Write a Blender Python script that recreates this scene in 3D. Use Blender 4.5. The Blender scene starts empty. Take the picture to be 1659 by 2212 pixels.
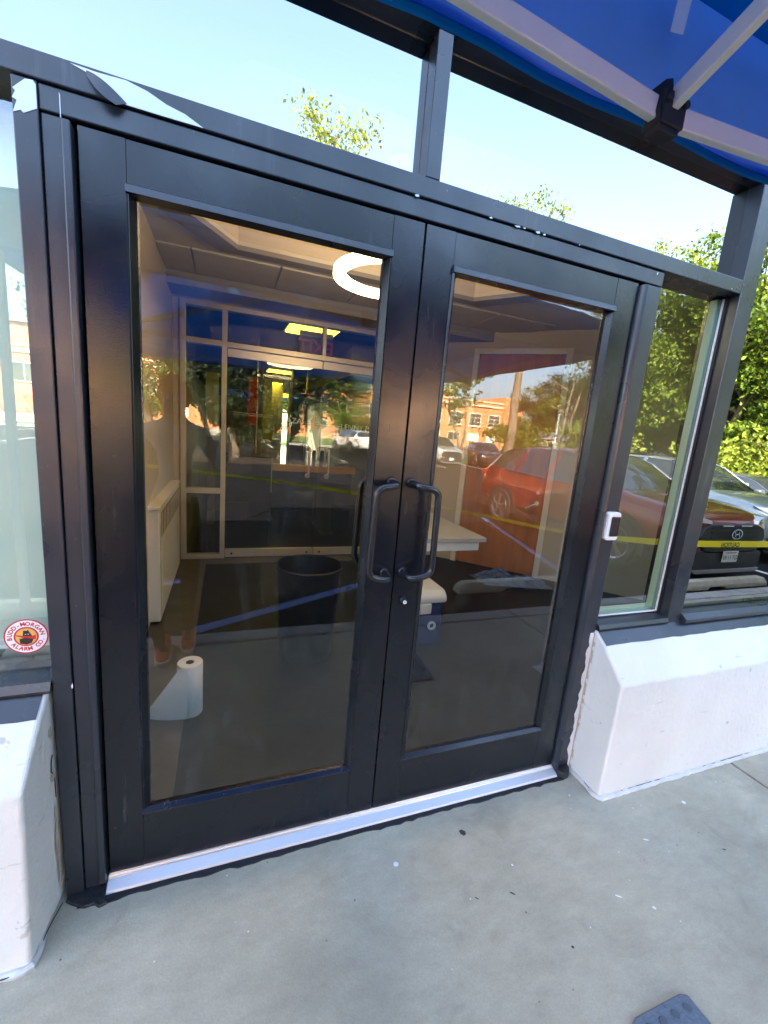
import bpy, bmesh, math, random
from mathutils import Vector, Matrix, Euler
import numpy as np
rnd = random.Random(7)
R = math.radians
scene = bpy.context.scene
COL = scene.collection
# ------------------------------------------------------------------ camera
CAM = Vector((0.3415, -1.3399, 1.5117))
cam_d = bpy.data.cameras.new('camera')
cam = bpy.data.objects.new('camera', cam_d); COL.objects.link(cam)
cam_d.sensor_fit = 'HORIZONTAL'; cam_d.sensor_width = 36.0
cam_d.lens = 36.0 * 910.97 / 1659.0
cam_d.clip_start = 0.03; cam_d.clip_end = 3000
def camrot(a, b, c):
    m = Matrix.Rotation(a, 3, 'Z') @ Matrix.Rotation(b, 3, 'X') @ Matrix.Rotation(c, 3, 'Y')
    x, y, z = m.col[0], m.col[1], m.col[2]
    return Matrix((x, z, -y)).transposed()
cam.matrix_world = Matrix.Translation(CAM) @ camrot(-0.366741, -0.188209, -0.0865375).to_4x4()
scene.camera = cam
# ------------------------------------------------------------------ sky, sun, exposure
SUN = Vector((-0.34, 0.66, 0.46)).normalized()
world = bpy.data.worlds.new('World'); scene.world = world; world.use_nodes = True
wn = world.node_tree
sky = wn.nodes.new('ShaderNodeTexSky'); sky.sky_type = 'NISHITA'; sky.sun_disc = False
sky.sun_elevation = math.asin(SUN.z); sky.sun_rotation = math.atan2(SUN.x, SUN.y)
sky.air_density = 1.0; sky.dust_density = 4.0; sky.ozone_density = 1.0
wn.links.new(sky.outputs[0], wn.nodes['Background'].inputs[0])
wn.nodes['Background'].inputs[1].default_value = 0.15
sun_d = bpy.data.lights.new('sun', 'SUN'); sun_d.energy = 5.0; sun_d.angle = R(0.53); sun_d.color = (1.0, 0.90, 0.74)
sun = bpy.data.objects.new('sun', sun_d); COL.objects.link(sun)
sun.rotation_euler = SUN.to_track_quat('Z', 'Y').to_euler()
scene.view_settings.view_transform = 'Standard'; scene.view_settings.look = 'None'
scene.view_settings.gamma = 1.0; scene.view_settings.use_curve_mapping = False
scene.view_settings.exposure = 3.65
cy = scene.cycles
cy.max_bounces = 12; cy.transparent_max_bounces = 24; cy.diffuse_bounces = 5; cy.glossy_bounces = 6
cy.caustics_reflective = False; cy.caustics_refractive = False
cy.use_denoising = True; cy.sample_clamp_indirect = 6.0
try: cy.denoiser = 'OPENIMAGEDENOISE'
except Exception: pass

# ------------------------------------------------------------------ materials
MATS = {}
def N(t, kind, **kw):
    n = t.nodes.new(kind)
    for k, v in kw.items(): n.inputs[k].default_value = v
    return n
def mat(name, col, rough=0.5, metal=0.0, var=0.0, vs=4.0, bump=0.0, bs=60.0, coat=0.0, spec=0.5, col2=None, emit=None, es=0.0, trans=0.0, stretch=None, rv=0.0):
    m = bpy.data.materials.new(name); m.use_nodes = True; t = m.node_tree
    p = t.nodes['Principled BSDF']
    p.inputs['Roughness'].default_value = rough; p.inputs['Metallic'].default_value = metal
    p.inputs['Specular IOR Level'].default_value = spec
    if coat: p.inputs['Coat Weight'].default_value = coat; p.inputs['Coat Roughness'].default_value = 0.06
    c = (*col, 1)
    p.inputs['Base Color'].default_value = c
    if var or bump or rv:
        tc = t.nodes.new('ShaderNodeTexCoord')
        src = tc.outputs['Object']
        if stretch:
            mp = t.nodes.new('ShaderNodeMapping'); mp.inputs['Scale'].default_value = stretch
            t.links.new(src, mp.inputs[0]); src = mp.outputs[0]
    if var:
        n1 = N(t, 'ShaderNodeTexNoise', Scale=vs, Detail=6.0, Roughness=0.6); t.links.new(src, n1.inputs['Vector'])
        cr = t.nodes.new('ShaderNodeValToRGB'); e = cr.color_ramp.elements
        e[0].position = 0.3; e[1].position = 0.7
        d = col2 if col2 else tuple(x * (1 - var) for x in col)
        u = col if col2 else tuple(min(1, x * (1 + var)) for x in col)
        e[0].color = (*d, 1); e[1].color = (*u, 1)
        t.links.new(n1.outputs['Fac'], cr.inputs[0]); t.links.new(cr.outputs[0], p.inputs['Base Color'])
    if rv:
        n3 = N(t, 'ShaderNodeTexNoise', Scale=vs * 1.7, Detail=4.0); t.links.new(src, n3.inputs['Vector'])
        mr = t.nodes.new('ShaderNodeMapRange'); mr.inputs['From Min'].default_value = 0.3; mr.inputs['From Max'].default_value = 0.7
        mr.inputs['To Min'].default_value = rough - rv; mr.inputs['To Max'].default_value = rough + rv
        t.links.new(n3.outputs['Fac'], mr.inputs['Value']); t.links.new(mr.outputs[0], p.inputs['Roughness'])
    if bump:
        n2 = N(t, 'ShaderNodeTexNoise', Scale=bs, Detail=5.0); t.links.new(src, n2.inputs['Vector'])
        b = N(t, 'ShaderNodeBump', Strength=bump, Distance=0.01); t.links.new(n2.outputs['Fac'], b.inputs['Height'])
        t.links.new(b.outputs[0], p.inputs['Normal'])
    if emit: p.inputs['Emission Color'].default_value = (*emit, 1); p.inputs['Emission Strength'].default_value = es
    if trans:
        tr = N(t, 'ShaderNodeBsdfTranslucent'); tr.inputs['Color'].default_value = c
        mx = t.nodes.new('ShaderNodeMixShader'); mx.inputs[0].default_value = trans
        t.links.new(p.outputs[0], mx.inputs[1]); t.links.new(tr.outputs[0], mx.inputs[2])
        t.links.new(mx.outputs[0], t.nodes['Material Output'].inputs['Surface'])
    MATS[name] = m
    return m
def glass(name, r0, tint=(0.9, 0.95, 0.92), dirt=0.0, wob=0.0):
    m = bpy.data.materials.new(name); m.use_nodes = True; t = m.node_tree
    t.nodes.remove(t.nodes['Principled BSDF'])
    lw = N(t, 'ShaderNodeLayerWeight', Blend=0.5)
    pw = N(t, 'ShaderNodeMath'); pw.operation = 'POWER'; pw.inputs[1].default_value = 5.0
    t.links.new(lw.outputs['Facing'], pw.inputs[0])
    ma = N(t, 'ShaderNodeMath'); ma.operation = 'MULTIPLY_ADD'; ma.inputs[1].default_value = 1 - r0; ma.inputs[2].default_value = r0
    t.links.new(pw.outputs[0], ma.inputs[0])
    tr = N(t, 'ShaderNodeBsdfTransparent'); tr.inputs[0].default_value = (*tint, 1)
    gl = N(t, 'ShaderNodeBsdfGlossy', Roughness=0.0); gl.inputs['Color'].default_value = (1, 1, 1, 1)
    if wob:
        tc = t.nodes.new('ShaderNodeTexCoord'); nz = N(t, 'ShaderNodeTexNoise', Scale=1.3, Detail=1.0)
        t.links.new(tc.outputs['Object'], nz.inputs['Vector'])
        b = N(t, 'ShaderNodeBump', Strength=wob, Distance=0.02); t.links.new(nz.outputs['Fac'], b.inputs['Height'])
        t.links.new(b.outputs[0], gl.inputs['Normal'])
    mx = t.nodes.new('ShaderNodeMixShader')
    t.links.new(ma.outputs[0], mx.inputs[0]); t.links.new(tr.outputs[0], mx.inputs[1]); t.links.new(gl.outputs[0], mx.inputs[2])
    if dirt:
        tc = t.nodes.new('ShaderNodeTexCoord'); mp = t.nodes.new('ShaderNodeMapping'); mp.inputs['Scale'].default_value = (3, 3, 1.2); mp.inputs['Rotation'].default_value = (0, R(25), 0)
        t.links.new(tc.outputs['Object'], mp.inputs[0]); nz = N(t, 'ShaderNodeTexNoise', Scale=2.2, Detail=7.0, Roughness=0.7, Distortion=1.5); t.links.new(mp.outputs[0], nz.inputs['Vector'])
        mr = t.nodes.new('ShaderNodeMapRange'); mr.inputs['From Min'].default_value = 0.55; mr.inputs['From Max'].default_value = 0.80; mr.inputs['To Max'].default_value = dirt
        t.links.new(nz.outputs['Fac'], mr.inputs['Value']); df = N(t, 'ShaderNodeBsdfDiffuse'); df.inputs[0].default_value = (0.6, 0.6, 0.58, 1)
        m2 = t.nodes.new('ShaderNodeMixShader'); t.links.new(mr.outputs[0], m2.inputs[0]); t.links.new(mx.outputs[0], m2.inputs[1]); t.links.new(df.outputs[0], m2.inputs[2]); mx = m2
    t.links.new(mx.outputs[0], t.nodes['Material Output'].inputs['Surface'])
    MATS[name] = m
    return m
def clear(name, tint):
    m = bpy.data.materials.new(name); m.use_nodes = True; t = m.node_tree
    t.nodes.remove(t.nodes['Principled BSDF'])
    tr = N(t, 'ShaderNodeBsdfTransparent'); tr.inputs[0].default_value = (*tint, 1)
    t.links.new(tr.outputs[0], t.nodes['Material Output'].inputs['Surface'])
    MATS[name] = m
    return m
frame_m = mat('frame_paint', (0.021, 0.025, 0.034), 0.33, spec=0.60, var=0.22, vs=2.2, bump=0.04, bs=160, rv=0.12)
def wear(m, specks, scuff):
    t = m.node_tree; p = t.nodes['Principled BSDF']; prev = p.inputs['Base Color'].links[0].from_socket; geo = t.nodes.new('ShaderNodeNewGeometry')
    mp = t.nodes.new('ShaderNodeMapping'); mp.inputs['Scale'].default_value = (30, 30, 2.5); mp.inputs['Rotation'].default_value = (0, R(12), 0); t.links.new(geo.outputs['Position'], mp.inputs[0])
    for sc_, lo, hi, amt, colr, src in ((70.0, 0.70, 0.74, specks, (0.16, 0.16, 0.16), geo.outputs['Position']), (1.0, 0.62, 0.74, scuff, (0.09, 0.09, 0.095), mp.outputs[0])):
        n = N(t, 'ShaderNodeTexNoise', Scale=sc_, Detail=4.0, Roughness=0.6); t.links.new(src, n.inputs['Vector'])
        mr = t.nodes.new('ShaderNodeMapRange'); mr.inputs['From Min'].default_value = lo; mr.inputs['From Max'].default_value = hi; mr.inputs['To Max'].default_value = amt
        t.links.new(n.outputs['Fac'], mr.inputs['Value']); mx = t.nodes.new('ShaderNodeMixRGB'); mx.inputs[2].default_value = (*colr, 1)
        t.links.new(mr.outputs[0], mx.inputs[0]); t.links.new(prev, mx.inputs[1]); prev = mx.outputs[0]
    t.links.new(prev, p.inputs['Base Color'])
wear(frame_m, 0.6, 0.35)
door_m = mat('door_paint', (0.0060, 0.0074, 0.0110), 0.26, spec=0.52, var=0.35, vs=2.4, bump=0.03, bs=200, rv=0.10)
wear(door_m, 0.5, 0.30)
black_m = mat('black_gap', (0.006, 0.006, 0.008), 0.6)
handle_m = mat('handle_black', (0.012, 0.013, 0.017), 0.26, metal=0.0, spec=0.7)
alu_m = mat('aluminium', (0.50, 0.52, 0.56), 0.42, metal=0.6, var=0.05, vs=30, stretch=(1, 25, 1))
steel_m = mat('steel', (0.6, 0.58, 0.55), 0.28, metal=1.0)
def stucco_mat():
    m = mat('white_stucco', (0.66, 0.66, 0.625), 0.62, var=0.05, vs=3.5, bump=0.45, bs=38)
    t = m.node_tree; p = t.nodes['Principled BSDF']; prev = p.inputs['Base Color'].links[0].from_socket
    geo = t.nodes.new('ShaderNodeNewGeometry')
    mp = t.nodes.new('ShaderNodeMapping'); mp.inputs['Scale'].default_value = (7, 7, 40); mp.inputs['Rotation'].default_value = (R(20), R(35), 0)
    t.links.new(geo.outputs['Position'], mp.inputs[0])
    for sc_, lo, hi, colr, src in ((1.0, 0.66, 0.72, (0.40, 0.40, 0.39), mp.outputs[0]), (9.0, 0.69, 0.72, (0.30, 0.27, 0.22), geo.outputs['Position'])):
        n = N(t, 'ShaderNodeTexNoise', Scale=sc_, Detail=4.0, Roughness=0.6); t.links.new(src, n.inputs['Vector'])
        mr = t.nodes.new('ShaderNodeMapRange'); mr.inputs['From Min'].default_value = lo; mr.inputs['From Max'].default_value = hi; mr.inputs['To Max'].default_value = 0.55
        t.links.new(n.outputs['Fac'], mr.inputs['Value'])
        mx = t.nodes.new('ShaderNodeMixRGB'); mx.inputs[2].default_value = (*colr, 1)
        t.links.new(mr.outputs[0], mx.inputs[0]); t.links.new(prev, mx.inputs[1]); prev = mx.outputs[0]
    t.links.new(prev, p.inputs['Base Color'])
    return m
wall_m = stucco_mat()
caulk_m = mat('caulk', (0.52, 0.52, 0.50), 0.5, var=0.15, vs=14, bump=0.4, bs=60)
tan_m = mat('bare_render', (0.44, 0.38, 0.29), 0.8, var=0.2, vs=30)
chip_m = mat('white_primer', (0.68, 0.70, 0.74), 0.45)
dchip_m = mat('dark_flake', (0.03, 0.03, 0.035), 0.6)
tar_m = mat('dark_sealant', (0.018, 0.018, 0.022), 0.45, bump=0.6, bs=50)
beige_m = mat('interior_paint', (0.50, 0.44, 0.36), 0.6, var=0.04, vs=3)
tile_m = mat('ceiling_tile', (0.52, 0.50, 0.47), 0.8, var=0.06, vs=6, bump=0.2, bs=120)
innerframe_m = mat('anodised_frame', (0.60, 0.55, 0.47), 0.35, metal=0.5)
ivory_m = mat('ivory_enamel', (0.72, 0.70, 0.64), 0.35)
dkfloor_m = mat('dark_floor', (0.014, 0.014, 0.015), 0.5, spec=0.25, var=0.3, vs=5, bump=0.1, bs=90)
edgefloor_m = mat('stone_border', (0.075, 0.065, 0.05), 0.5, var=0.3, vs=7)
wood_m = mat('brown_door', (0.42, 0.16, 0.055), 0.4, var=0.2, vs=3, stretch=(4, 4, 0.4))
oak_m = mat('oak', (0.85, 0.40, 0.09), 0.4, var=0.2, vs=5, stretch=(1, 5, 5))
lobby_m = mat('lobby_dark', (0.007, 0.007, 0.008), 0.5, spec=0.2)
navy_m = mat('navy', (0.02, 0.03, 0.09), 0.5)
paper_m = mat('paper', (0.78, 0.79, 0.80), 0.85, bump=0.3, bs=70)
bin_m = mat('bin_plastic', (0.008, 0.008, 0.008), 0.5, spec=0.2)
blueplastic_m = mat('cooler_blue', (0.02, 0.035, 0.12), 0.4)
greyplastic_m = mat('cooler_white', (0.62, 0.64, 0.64), 0.45)
denim_m = mat('denim', (0.10, 0.14, 0.26), 0.9, var=0.3, vs=20, bump=0.4, bs=40)
white_m = mat('white_plastic', (0.80, 0.80, 0.80), 0.35)
red_m = mat('sign_red', (0.55, 0.02, 0.03), 0.4)
exit_m = mat('exit_red', (0.45, 0.008, 0.02), 0.4, emit=(0.8, 0.01, 0.03), es=0.012)
gold_m = mat('gold_leaf', (0.75, 0.50, 0.20), 0.3, metal=0.7)
pale_m = mat('pale_lettering', (0.75, 0.80, 0.68), 0.5)
shade_m = mat('roller_shade', (0.80, 0.83, 0.74), 0.8)
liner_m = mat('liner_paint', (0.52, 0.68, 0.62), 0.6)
stop_m = mat('wheel_stop_concrete', (0.52, 0.49, 0.37), 0.85, var=0.15, vs=9, bump=0.5, bs=50)
blue_m = mat('canopy_blue', (0.003, 0.25, 0.56), 0.6, var=0.30, vs=1.3, bump=0.5, bs=5, trans=0.5, spec=0.12)
valance_lit_m = mat('valance_lit_blue', (0.26, 0.50, 0.85), 0.6, spec=0.15, var=0.12, vs=4, bump=0.2, bs=10, trans=0.5)  # paler than the roof cloth: light through the valance painted into its colour
strut_m = mat('strut_enamel', (0.72, 0.72, 0.70), 0.4, var=0.05, vs=12)
asphalt_m = mat('asphalt', (0.014, 0.014, 0.015), 0.95, var=0.25, vs=3.0, bump=0.5, bs=90, spec=0.08)
linew_m = mat('line_white', (0.70, 0.70, 0.68), 0.7, var=0.12, vs=20)
lineb_m = mat('line_blue', (0.07, 0.15, 0.34), 0.7, var=0.15, vs=20)
kerb_m = mat('kerb_concrete', (0.36, 0.34, 0.29), 0.85, var=0.18, vs=7, bump=0.5, bs=50)
lawn_m = mat('lawn', (0.10, 0.17, 0.035), 0.9, var=0.35, vs=1.5, bump=0.6, bs=20)
brick_m = mat('brick_far', (0.68, 0.27, 0.11), 0.85, var=0.14, vs=1.2)
trim_m = mat('stone_trim', (0.60, 0.52, 0.38), 0.8)
sash_m = mat('white_sash', (0.72, 0.70, 0.58), 0.6)
winglass_m = mat('far_glass', (0.05, 0.06, 0.05), 0.06, spec=0.8)
roofgrey_m = mat('roof_grey', (0.24, 0.25, 0.27), 0.8)
yellow_m = mat('tape_yellow', (1.0, 0.86, 0.015), 0.3, trans=0.4)
ink_m = mat('tape_ink', (0.02, 0.018, 0.015), 0.5)
bark_m = mat('bark', (0.20, 0.15, 0.10), 0.9, var=0.35, vs=8, bump=0.8, bs=25, stretch=(1, 1, 0.2))
tyre_m = mat('tyre', (0.018, 0.018, 0.018), 0.75)
rim_m = mat('rim', (0.45, 0.45, 0.46), 0.3, metal=0.9)
clad_m = mat('black_cladding', (0.02, 0.02, 0.021), 0.55)
chrome_m = mat('chrome', (0.8, 0.8, 0.8), 0.12, metal=1.0)
carglass_m = mat('car_glass', (0.025, 0.032, 0.032), 0.04, spec=1.0, coat=1.0)
lamp_m = mat('headlamp', (0.55, 0.58, 0.60), 0.1, spec=1.0, coat=1.0)
tail_m = mat('tail_lamp', (0.45, 0.02, 0.02), 0.15, coat=1.0)
plate_m = mat('plate', (0.70, 0.71, 0.64), 0.5)
ring_m = mat('ring_diffuser', (0.9, 0.8, 0.6), 0.5, emit=(1.0, 0.71, 0.38), es=3.7)
tube_m = mat('panel_diffuser', (0.9, 0.85, 0.6), 0.5, emit=(1.0, 0.82, 0.050), es=0.85)
pad_m = mat('rubber_pad', (0.10, 0.13, 0.17), 0.6, bump=0.4, bs=90)
skin_m = mat('skin', (0.42, 0.24, 0.16), 0.55)
orange_m = mat('orange_cloth', (0.95, 0.27, 0.04), 0.8)
jacket_m = mat('grey_jacket', (0.70, 0.62, 0.55), 0.85, var=0.1, vs=8)
trouser_m = mat('dark_trousers', (0.012, 0.012, 0.011), 0.9)
shoe_m = mat('orange_shoe', (0.60, 0.10, 0.02), 0.6)
# glass kinds: clear door glass, coated transom and window glass, inner door glass
g_door = glass('door_glass', 0.082, (0.90, 0.89, 0.85), dirt=0.05)
g_tran = glass('transom_glass', 0.33, (0.07, 0.08, 0.09))
g_side = glass('sidelight_glass', 0.17, (0.70, 0.80, 0.74))
g_win = glass('coated_window_glass', 0.37, (0.40, 0.45, 0.42))
g_left = glass('left_window_glass', 0.16, (0.84, 0.93, 0.88))
g_inner = glass('inner_glass', 0.05, (0.80, 0.80, 0.74))
g_far = glass('rear_glass', 0.05, (0.9, 0.95, 0.9))
g_clear = clear('glass_body', (0.97, 0.99, 0.98))

def concrete_mat():
    m = bpy.data.materials.new('sidewalk_concrete'); m.use_nodes = True; t = m.node_tree
    p = t.nodes['Principled BSDF']; p.inputs['Roughness'].default_value = 0.72
    geo = t.nodes.new('ShaderNodeNewGeometry')
    big = N(t, 'ShaderNodeTexNoise', Scale=1.6, Detail=5.0, Roughness=0.55, Distortion=0.6); t.links.new(geo.outputs['Position'], big.inputs['Vector'])
    cr = t.nodes.new('ShaderNodeValToRGB'); e = cr.color_ramp.elements
    e[0].position = 0.30; e[0].color = (0.305, 0.27, 0.20, 1); e[1].position = 0.72; e[1].color = (0.42, 0.38, 0.29, 1)
    k = e.new(0.5); k.color = (0.37, 0.335, 0.25, 1)
    t.links.new(big.outputs['Fac'], cr.inputs[0])
    mp = t.nodes.new('ShaderNodeMapping'); mp.inputs['Scale'].default_value = (9, 22, 1); mp.inputs['Rotation'].default_value = (0, 0, R(62))
    t.links.new(geo.outputs['Position'], mp.inputs[0])
    fine = N(t, 'ShaderNodeTexNoise', Scale=1.0, Detail=6.0, Roughness=0.7); t.links.new(mp.outputs[0], fine.inputs['Vector'])
    mr = t.nodes.new('ShaderNodeMapRange'); mr.inputs['From Min'].default_value = 0.3; mr.inputs['From Max'].default_value = 0.7
    mr.inputs['To Min'].default_value = 0.88; mr.inputs['To Max'].default_value = 1.08
    t.links.new(fine.outputs['Fac'], mr.inputs['Value'])
    mul = t.nodes.new('ShaderNodeMixRGB'); mul.blend_type = 'MULTIPLY'; mul.inputs[0].default_value = 1.0
    t.links.new(cr.outputs[0], mul.inputs[1]); t.links.new(mr.outputs[0], mul.inputs[2])
    # dark specks and pale paint spatter, each with its own shape
    sp = N(t, 'ShaderNodeTexVoronoi', Scale=26.0, Randomness=1.0); t.links.new(geo.outputs['Position'], sp.inputs['Vector'])
    def spot(lo, hi, colour, prev, pick0, pick1):
        a = t.nodes.new('ShaderNodeMapRange'); a.inputs['From Min'].default_value = lo; a.inputs['From Max'].default_value = hi
        a.inputs['To Min'].default_value = 1.0; a.inputs['To Max'].default_value = 0.0
        t.links.new(sp.outputs['Distance'], a.inputs['Value'])
        sx = t.nodes.new('ShaderNodeSeparateColor'); t.links.new(sp.outputs['Color'], sx.inputs[0])
        c1 = N(t, 'ShaderNodeMath'); c1.operation = 'GREATER_THAN'; c1.inputs[1].default_value = pick0; t.links.new(sx.outputs[pick1], c1.inputs[0])
        f = N(t, 'ShaderNodeMath'); f.operation = 'MULTIPLY'; t.links.new(a.outputs[0], f.inputs[0]); t.links.new(c1.outputs[0], f.inputs[1])
        mx = t.nodes.new('ShaderNodeMixRGB'); mx.inputs[2].default_value = (*colour, 1)
        t.links.new(f.outputs[0], mx.inputs[0]); t.links.new(prev, mx.inputs[1])
        return mx.outputs[0]
    grit = N(t, 'ShaderNodeTexNoise', Scale=210.0, Detail=3.0, Roughness=0.7); t.links.new(geo.outputs['Position'], grit.inputs['Vector'])
    gr = t.nodes.new('ShaderNodeMapRange'); gr.inputs['From Min'].default_value = 0.3; gr.inputs['From Max'].default_value = 0.7; gr.inputs['To Min'].default_value = 0.90; gr.inputs['To Max'].default_value = 1.08
    t.links.new(grit.outputs['Fac'], gr.inputs['Value'])
    mul2 = t.nodes.new('ShaderNodeMixRGB'); mul2.blend_type = 'MULTIPLY'; mul2.inputs[0].default_value = 1.0
    t.links.new(mul.outputs[0], mul2.inputs[1]); t.links.new(gr.outputs[0], mul2.inputs[2])
    st = N(t, 'ShaderNodeTexNoise', Scale=4.5, Detail=7.0, Roughness=0.65, Distortion=1.2); t.links.new(geo.outputs['Position'], st.inputs['Vector'])
    sr = t.nodes.new('ShaderNodeMapRange'); sr.inputs['From Min'].default_value = 0.56; sr.inputs['From Max'].default_value = 0.74; sr.inputs['To Max'].default_value = 0.42
    t.links.new(st.outputs['Fac'], sr.inputs['Value'])
    mul3 = t.nodes.new('ShaderNodeMixRGB'); mul3.inputs[2].default_value = (0.20, 0.175, 0.13, 1); t.links.new(sr.outputs[0], mul3.inputs[0]); t.links.new(mul2.outputs[0], mul3.inputs[1])
    mul = mul3
    o = spot(0.05, 0.10, (0.09, 0.09, 0.09), mul.outputs[0], 0.86, 0)
    o = spot(0.04, 0.09, (0.62, 0.62, 0.60), o, 0.86, 1)
    t.links.new(o, p.inputs['Base Color'])
    bn = N(t, 'ShaderNodeTexNoise', Scale=150.0, Detail=4.0); t.links.new(geo.outputs['Position'], bn.inputs['Vector'])
    b = N(t, 'ShaderNodeBump', Strength=0.18, Distance=0.004); t.links.new(bn.outputs['Fac'], b.inputs['Height']); t.links.new(b.outputs[0], p.inputs['Normal'])
    return m
concrete_m = concrete_mat()

def leaf_mat(name, c0, c1, c2, tr=0.4):
    m = bpy.data.materials.new(name); m.use_nodes = True; t = m.node_tree
    p = t.nodes['Principled BSDF']; p.inputs['Roughness'].default_value = 0.55; p.inputs['Specular IOR Level'].default_value = 0.3
    g = t.nodes.new('ShaderNodeNewGeometry'); cr = t.nodes.new('ShaderNodeValToRGB'); e = cr.color_ramp.elements
    e[0].color = (*c0, 1); e[1].color = (*c2, 1); k = e.new(0.5); k.color = (*c1, 1)
    t.links.new(g.outputs['Random Per Island'], cr.inputs[0]); t.links.new(cr.outputs[0], p.inputs['Base Color'])
    tl = t.nodes.new('ShaderNodeBsdfTranslucent'); t.links.new(cr.outputs[0], tl.inputs[0])
    mx = t.nodes.new('ShaderNodeMixShader'); mx.inputs[0].default_value = tr
    t.links.new(p.outputs[0], mx.inputs[1]); t.links.new(tl.outputs[0], mx.inputs[2]); t.links.new(mx.outputs[0], t.nodes['Material Output'].inputs['Surface'])
    return m
leafA_m = leaf_mat('leaf_green', (0.05, 0.10, 0.012), (0.11, 0.18, 0.02), (0.21, 0.27, 0.03))
leafB_m = leaf_mat('leaf_light', (0.10, 0.15, 0.02), (0.18, 0.24, 0.03), (0.29, 0.33, 0.045))
leafD_m = leaf_mat('leaf_conifer', (0.006, 0.016, 0.006), (0.010, 0.024, 0.008), (0.018, 0.034, 0.010), 0.1)
leafC_m = leaf_mat('leaf_dark', (0.02, 0.05, 0.01), (0.04, 0.085, 0.015), (0.08, 0.13, 0.02))

# ------------------------------------------------------------------ mesh helpers
class MB:
    def __init__(s): s.v = []; s.f = []; s.m = []
    def add(s, vs, fs, mi=0):
        o = len(s.v); s.v += [tuple(v) for v in vs]
        s.f += [tuple(i + o for i in f) for f in fs]; s.m += [mi] * len(fs); return s
    def box(s, x0, x1, y0, y1, z0, z1, mi=0):
        return s.add([(x0, y0, z0), (x1, y0, z0), (x1, y1, z0), (x0, y1, z0), (x0, y0, z1), (x1, y0, z1), (x1, y1, z1), (x0, y1, z1)],
                     [(0, 3, 2, 1), (4, 5, 6, 7), (0, 1, 5, 4), (1, 2, 6, 5), (2, 3, 7, 6), (3, 0, 4, 7)], mi)
    def prism(s, poly, axis, a, b, mi=0):
        # poly: 2-D points; axis 0 -> (y,z), 1 -> (x,z), 2 -> (x,y)
        n = len(poly)
        def P(p, t): return [(t, p[0], p[1]), (p[0], t, p[1]), (p[0], p[1], t)][axis]
        vs = [P(p, a) for p in poly] + [P(p, b) for p in poly]
        return s.add(vs, [tuple(range(n))[::-1], tuple(range(n, 2 * n))] + [(i, (i + 1) % n, n + (i + 1) % n, n + i) for i in range(n)], mi)
    def tube(s, pts, r, seg=10, mi=0, cap=True):
        pts = [Vector(p) for p in pts]; n = len(pts); rs = r if isinstance(r, (list, tuple)) else [r] * n
        t0 = (pts[1] - pts[0]).normalized(); up = Vector((0, 0, 1)) if abs(t0.z) < 0.9 else Vector((1, 0, 0))
        nrm = t0.cross(up).normalized(); vs = []; fs = []
        for i, p in enumerate(pts):
            t = (pts[min(i + 1, n - 1)] - pts[max(i - 1, 0)]).normalized()
            nrm = (nrm - t * nrm.dot(t)).normalized(); b = t.cross(nrm)
            for k in range(seg):
                a = 2 * math.pi * k / seg; vs.append(p + (nrm * math.cos(a) + b * math.sin(a)) * rs[i])
        for i in range(n - 1):
            for k in range(seg):
                fs.append((i * seg + k, i * seg + (k + 1) % seg, (i + 1) * seg + (k + 1) % seg, (i + 1) * seg + k))
        if cap: fs += [tuple(range(seg))[::-1], tuple((n - 1) * seg + k for k in range(seg))]
        return s.add(vs, fs, mi)
    def lathe(s, prof, c, seg=32, axis='z', mi=0):
        vs = []; fs = []; n = len(prof)
        for k in range(seg):
            a = 2 * math.pi * k / seg
            for r, h in prof:
                x, y = r * math.cos(a), r * math.sin(a)
                vs.append((c[0] + x, c[1] + y, c[2] + h) if axis == 'z' else ((c[0] + x, c[1] + h, c[2] + y) if axis == 'y' else (c[0] + h, c[1] + x, c[2] + y)))
        for k in range(seg):
            for i in range(n - 1):
                fs.append((k * n + i, ((k + 1) % seg) * n + i, ((k + 1) % seg) * n + i + 1, k * n + i + 1))
        return s.add(vs, fs, mi)
    def bar(s, a, b, w, h, up=(0, 0, 1), mi=0):
        a, b = Vector(a), Vector(b); t = (b - a).normalized(); u = Vector(up)
        x = t.cross(u).normalized(); u = x.cross(t)
        vs = [p + x * sx * w / 2 + u * su * h / 2 for p in (a, b) for sx, su in ((-1, -1), (1, -1), (1, 1), (-1, 1))]
        return s.add(vs, [(3, 2, 1, 0), (4, 5, 6, 7), (0, 1, 5, 4), (1, 2, 6, 5), (2, 3, 7, 6), (3, 0, 4, 7)], mi)

def mesh(name, mb, mats):
    me = bpy.data.meshes.new(name); me.from_pydata(mb.v, [], mb.f)
    for m in (mats if isinstance(mats, (list, tuple)) else [mats]): me.materials.append(m)
    if any(mb.m): me.polygons.foreach_set('material_index', mb.m)
    me.update(); return me
def fixn(me):
    bm = bmesh.new(); bm.from_mesh(me); bmesh.ops.recalc_face_normals(bm, faces=bm.faces); bm.to_mesh(me); bm.free()
def tag(o, label=None, cat=None, group=None, kind=None):
    if label: o['label'] = label
    if cat: o['category'] = cat
    if group: o['group'] = group
    if kind: o['kind'] = kind
    return o
def obj(name, mb, mats, parent=None, bev=0.0, smooth=False, seg=2, fix=True, local=False):
    me = mb if isinstance(mb, bpy.types.Mesh) else mesh(name, mb, mats)
    if fix and not isinstance(mb, bpy.types.Mesh): fixn(me)
    if smooth:
        me.polygons.foreach_set('use_smooth', [True] * len(me.polygons))
        try: me.set_sharp_from_angle(angle=R(38))
        except Exception: pass
    o = bpy.data.objects.new(name, me); COL.objects.link(o)
    if parent:
        o.parent = parent
        if not local: o.matrix_parent_inverse = WINV(parent)
    if bev:
        b = o.modifiers.new('bevel', 'BEVEL'); b.width = bev; b.segments = seg; b.limit_method = 'ANGLE'
    return o
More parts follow.
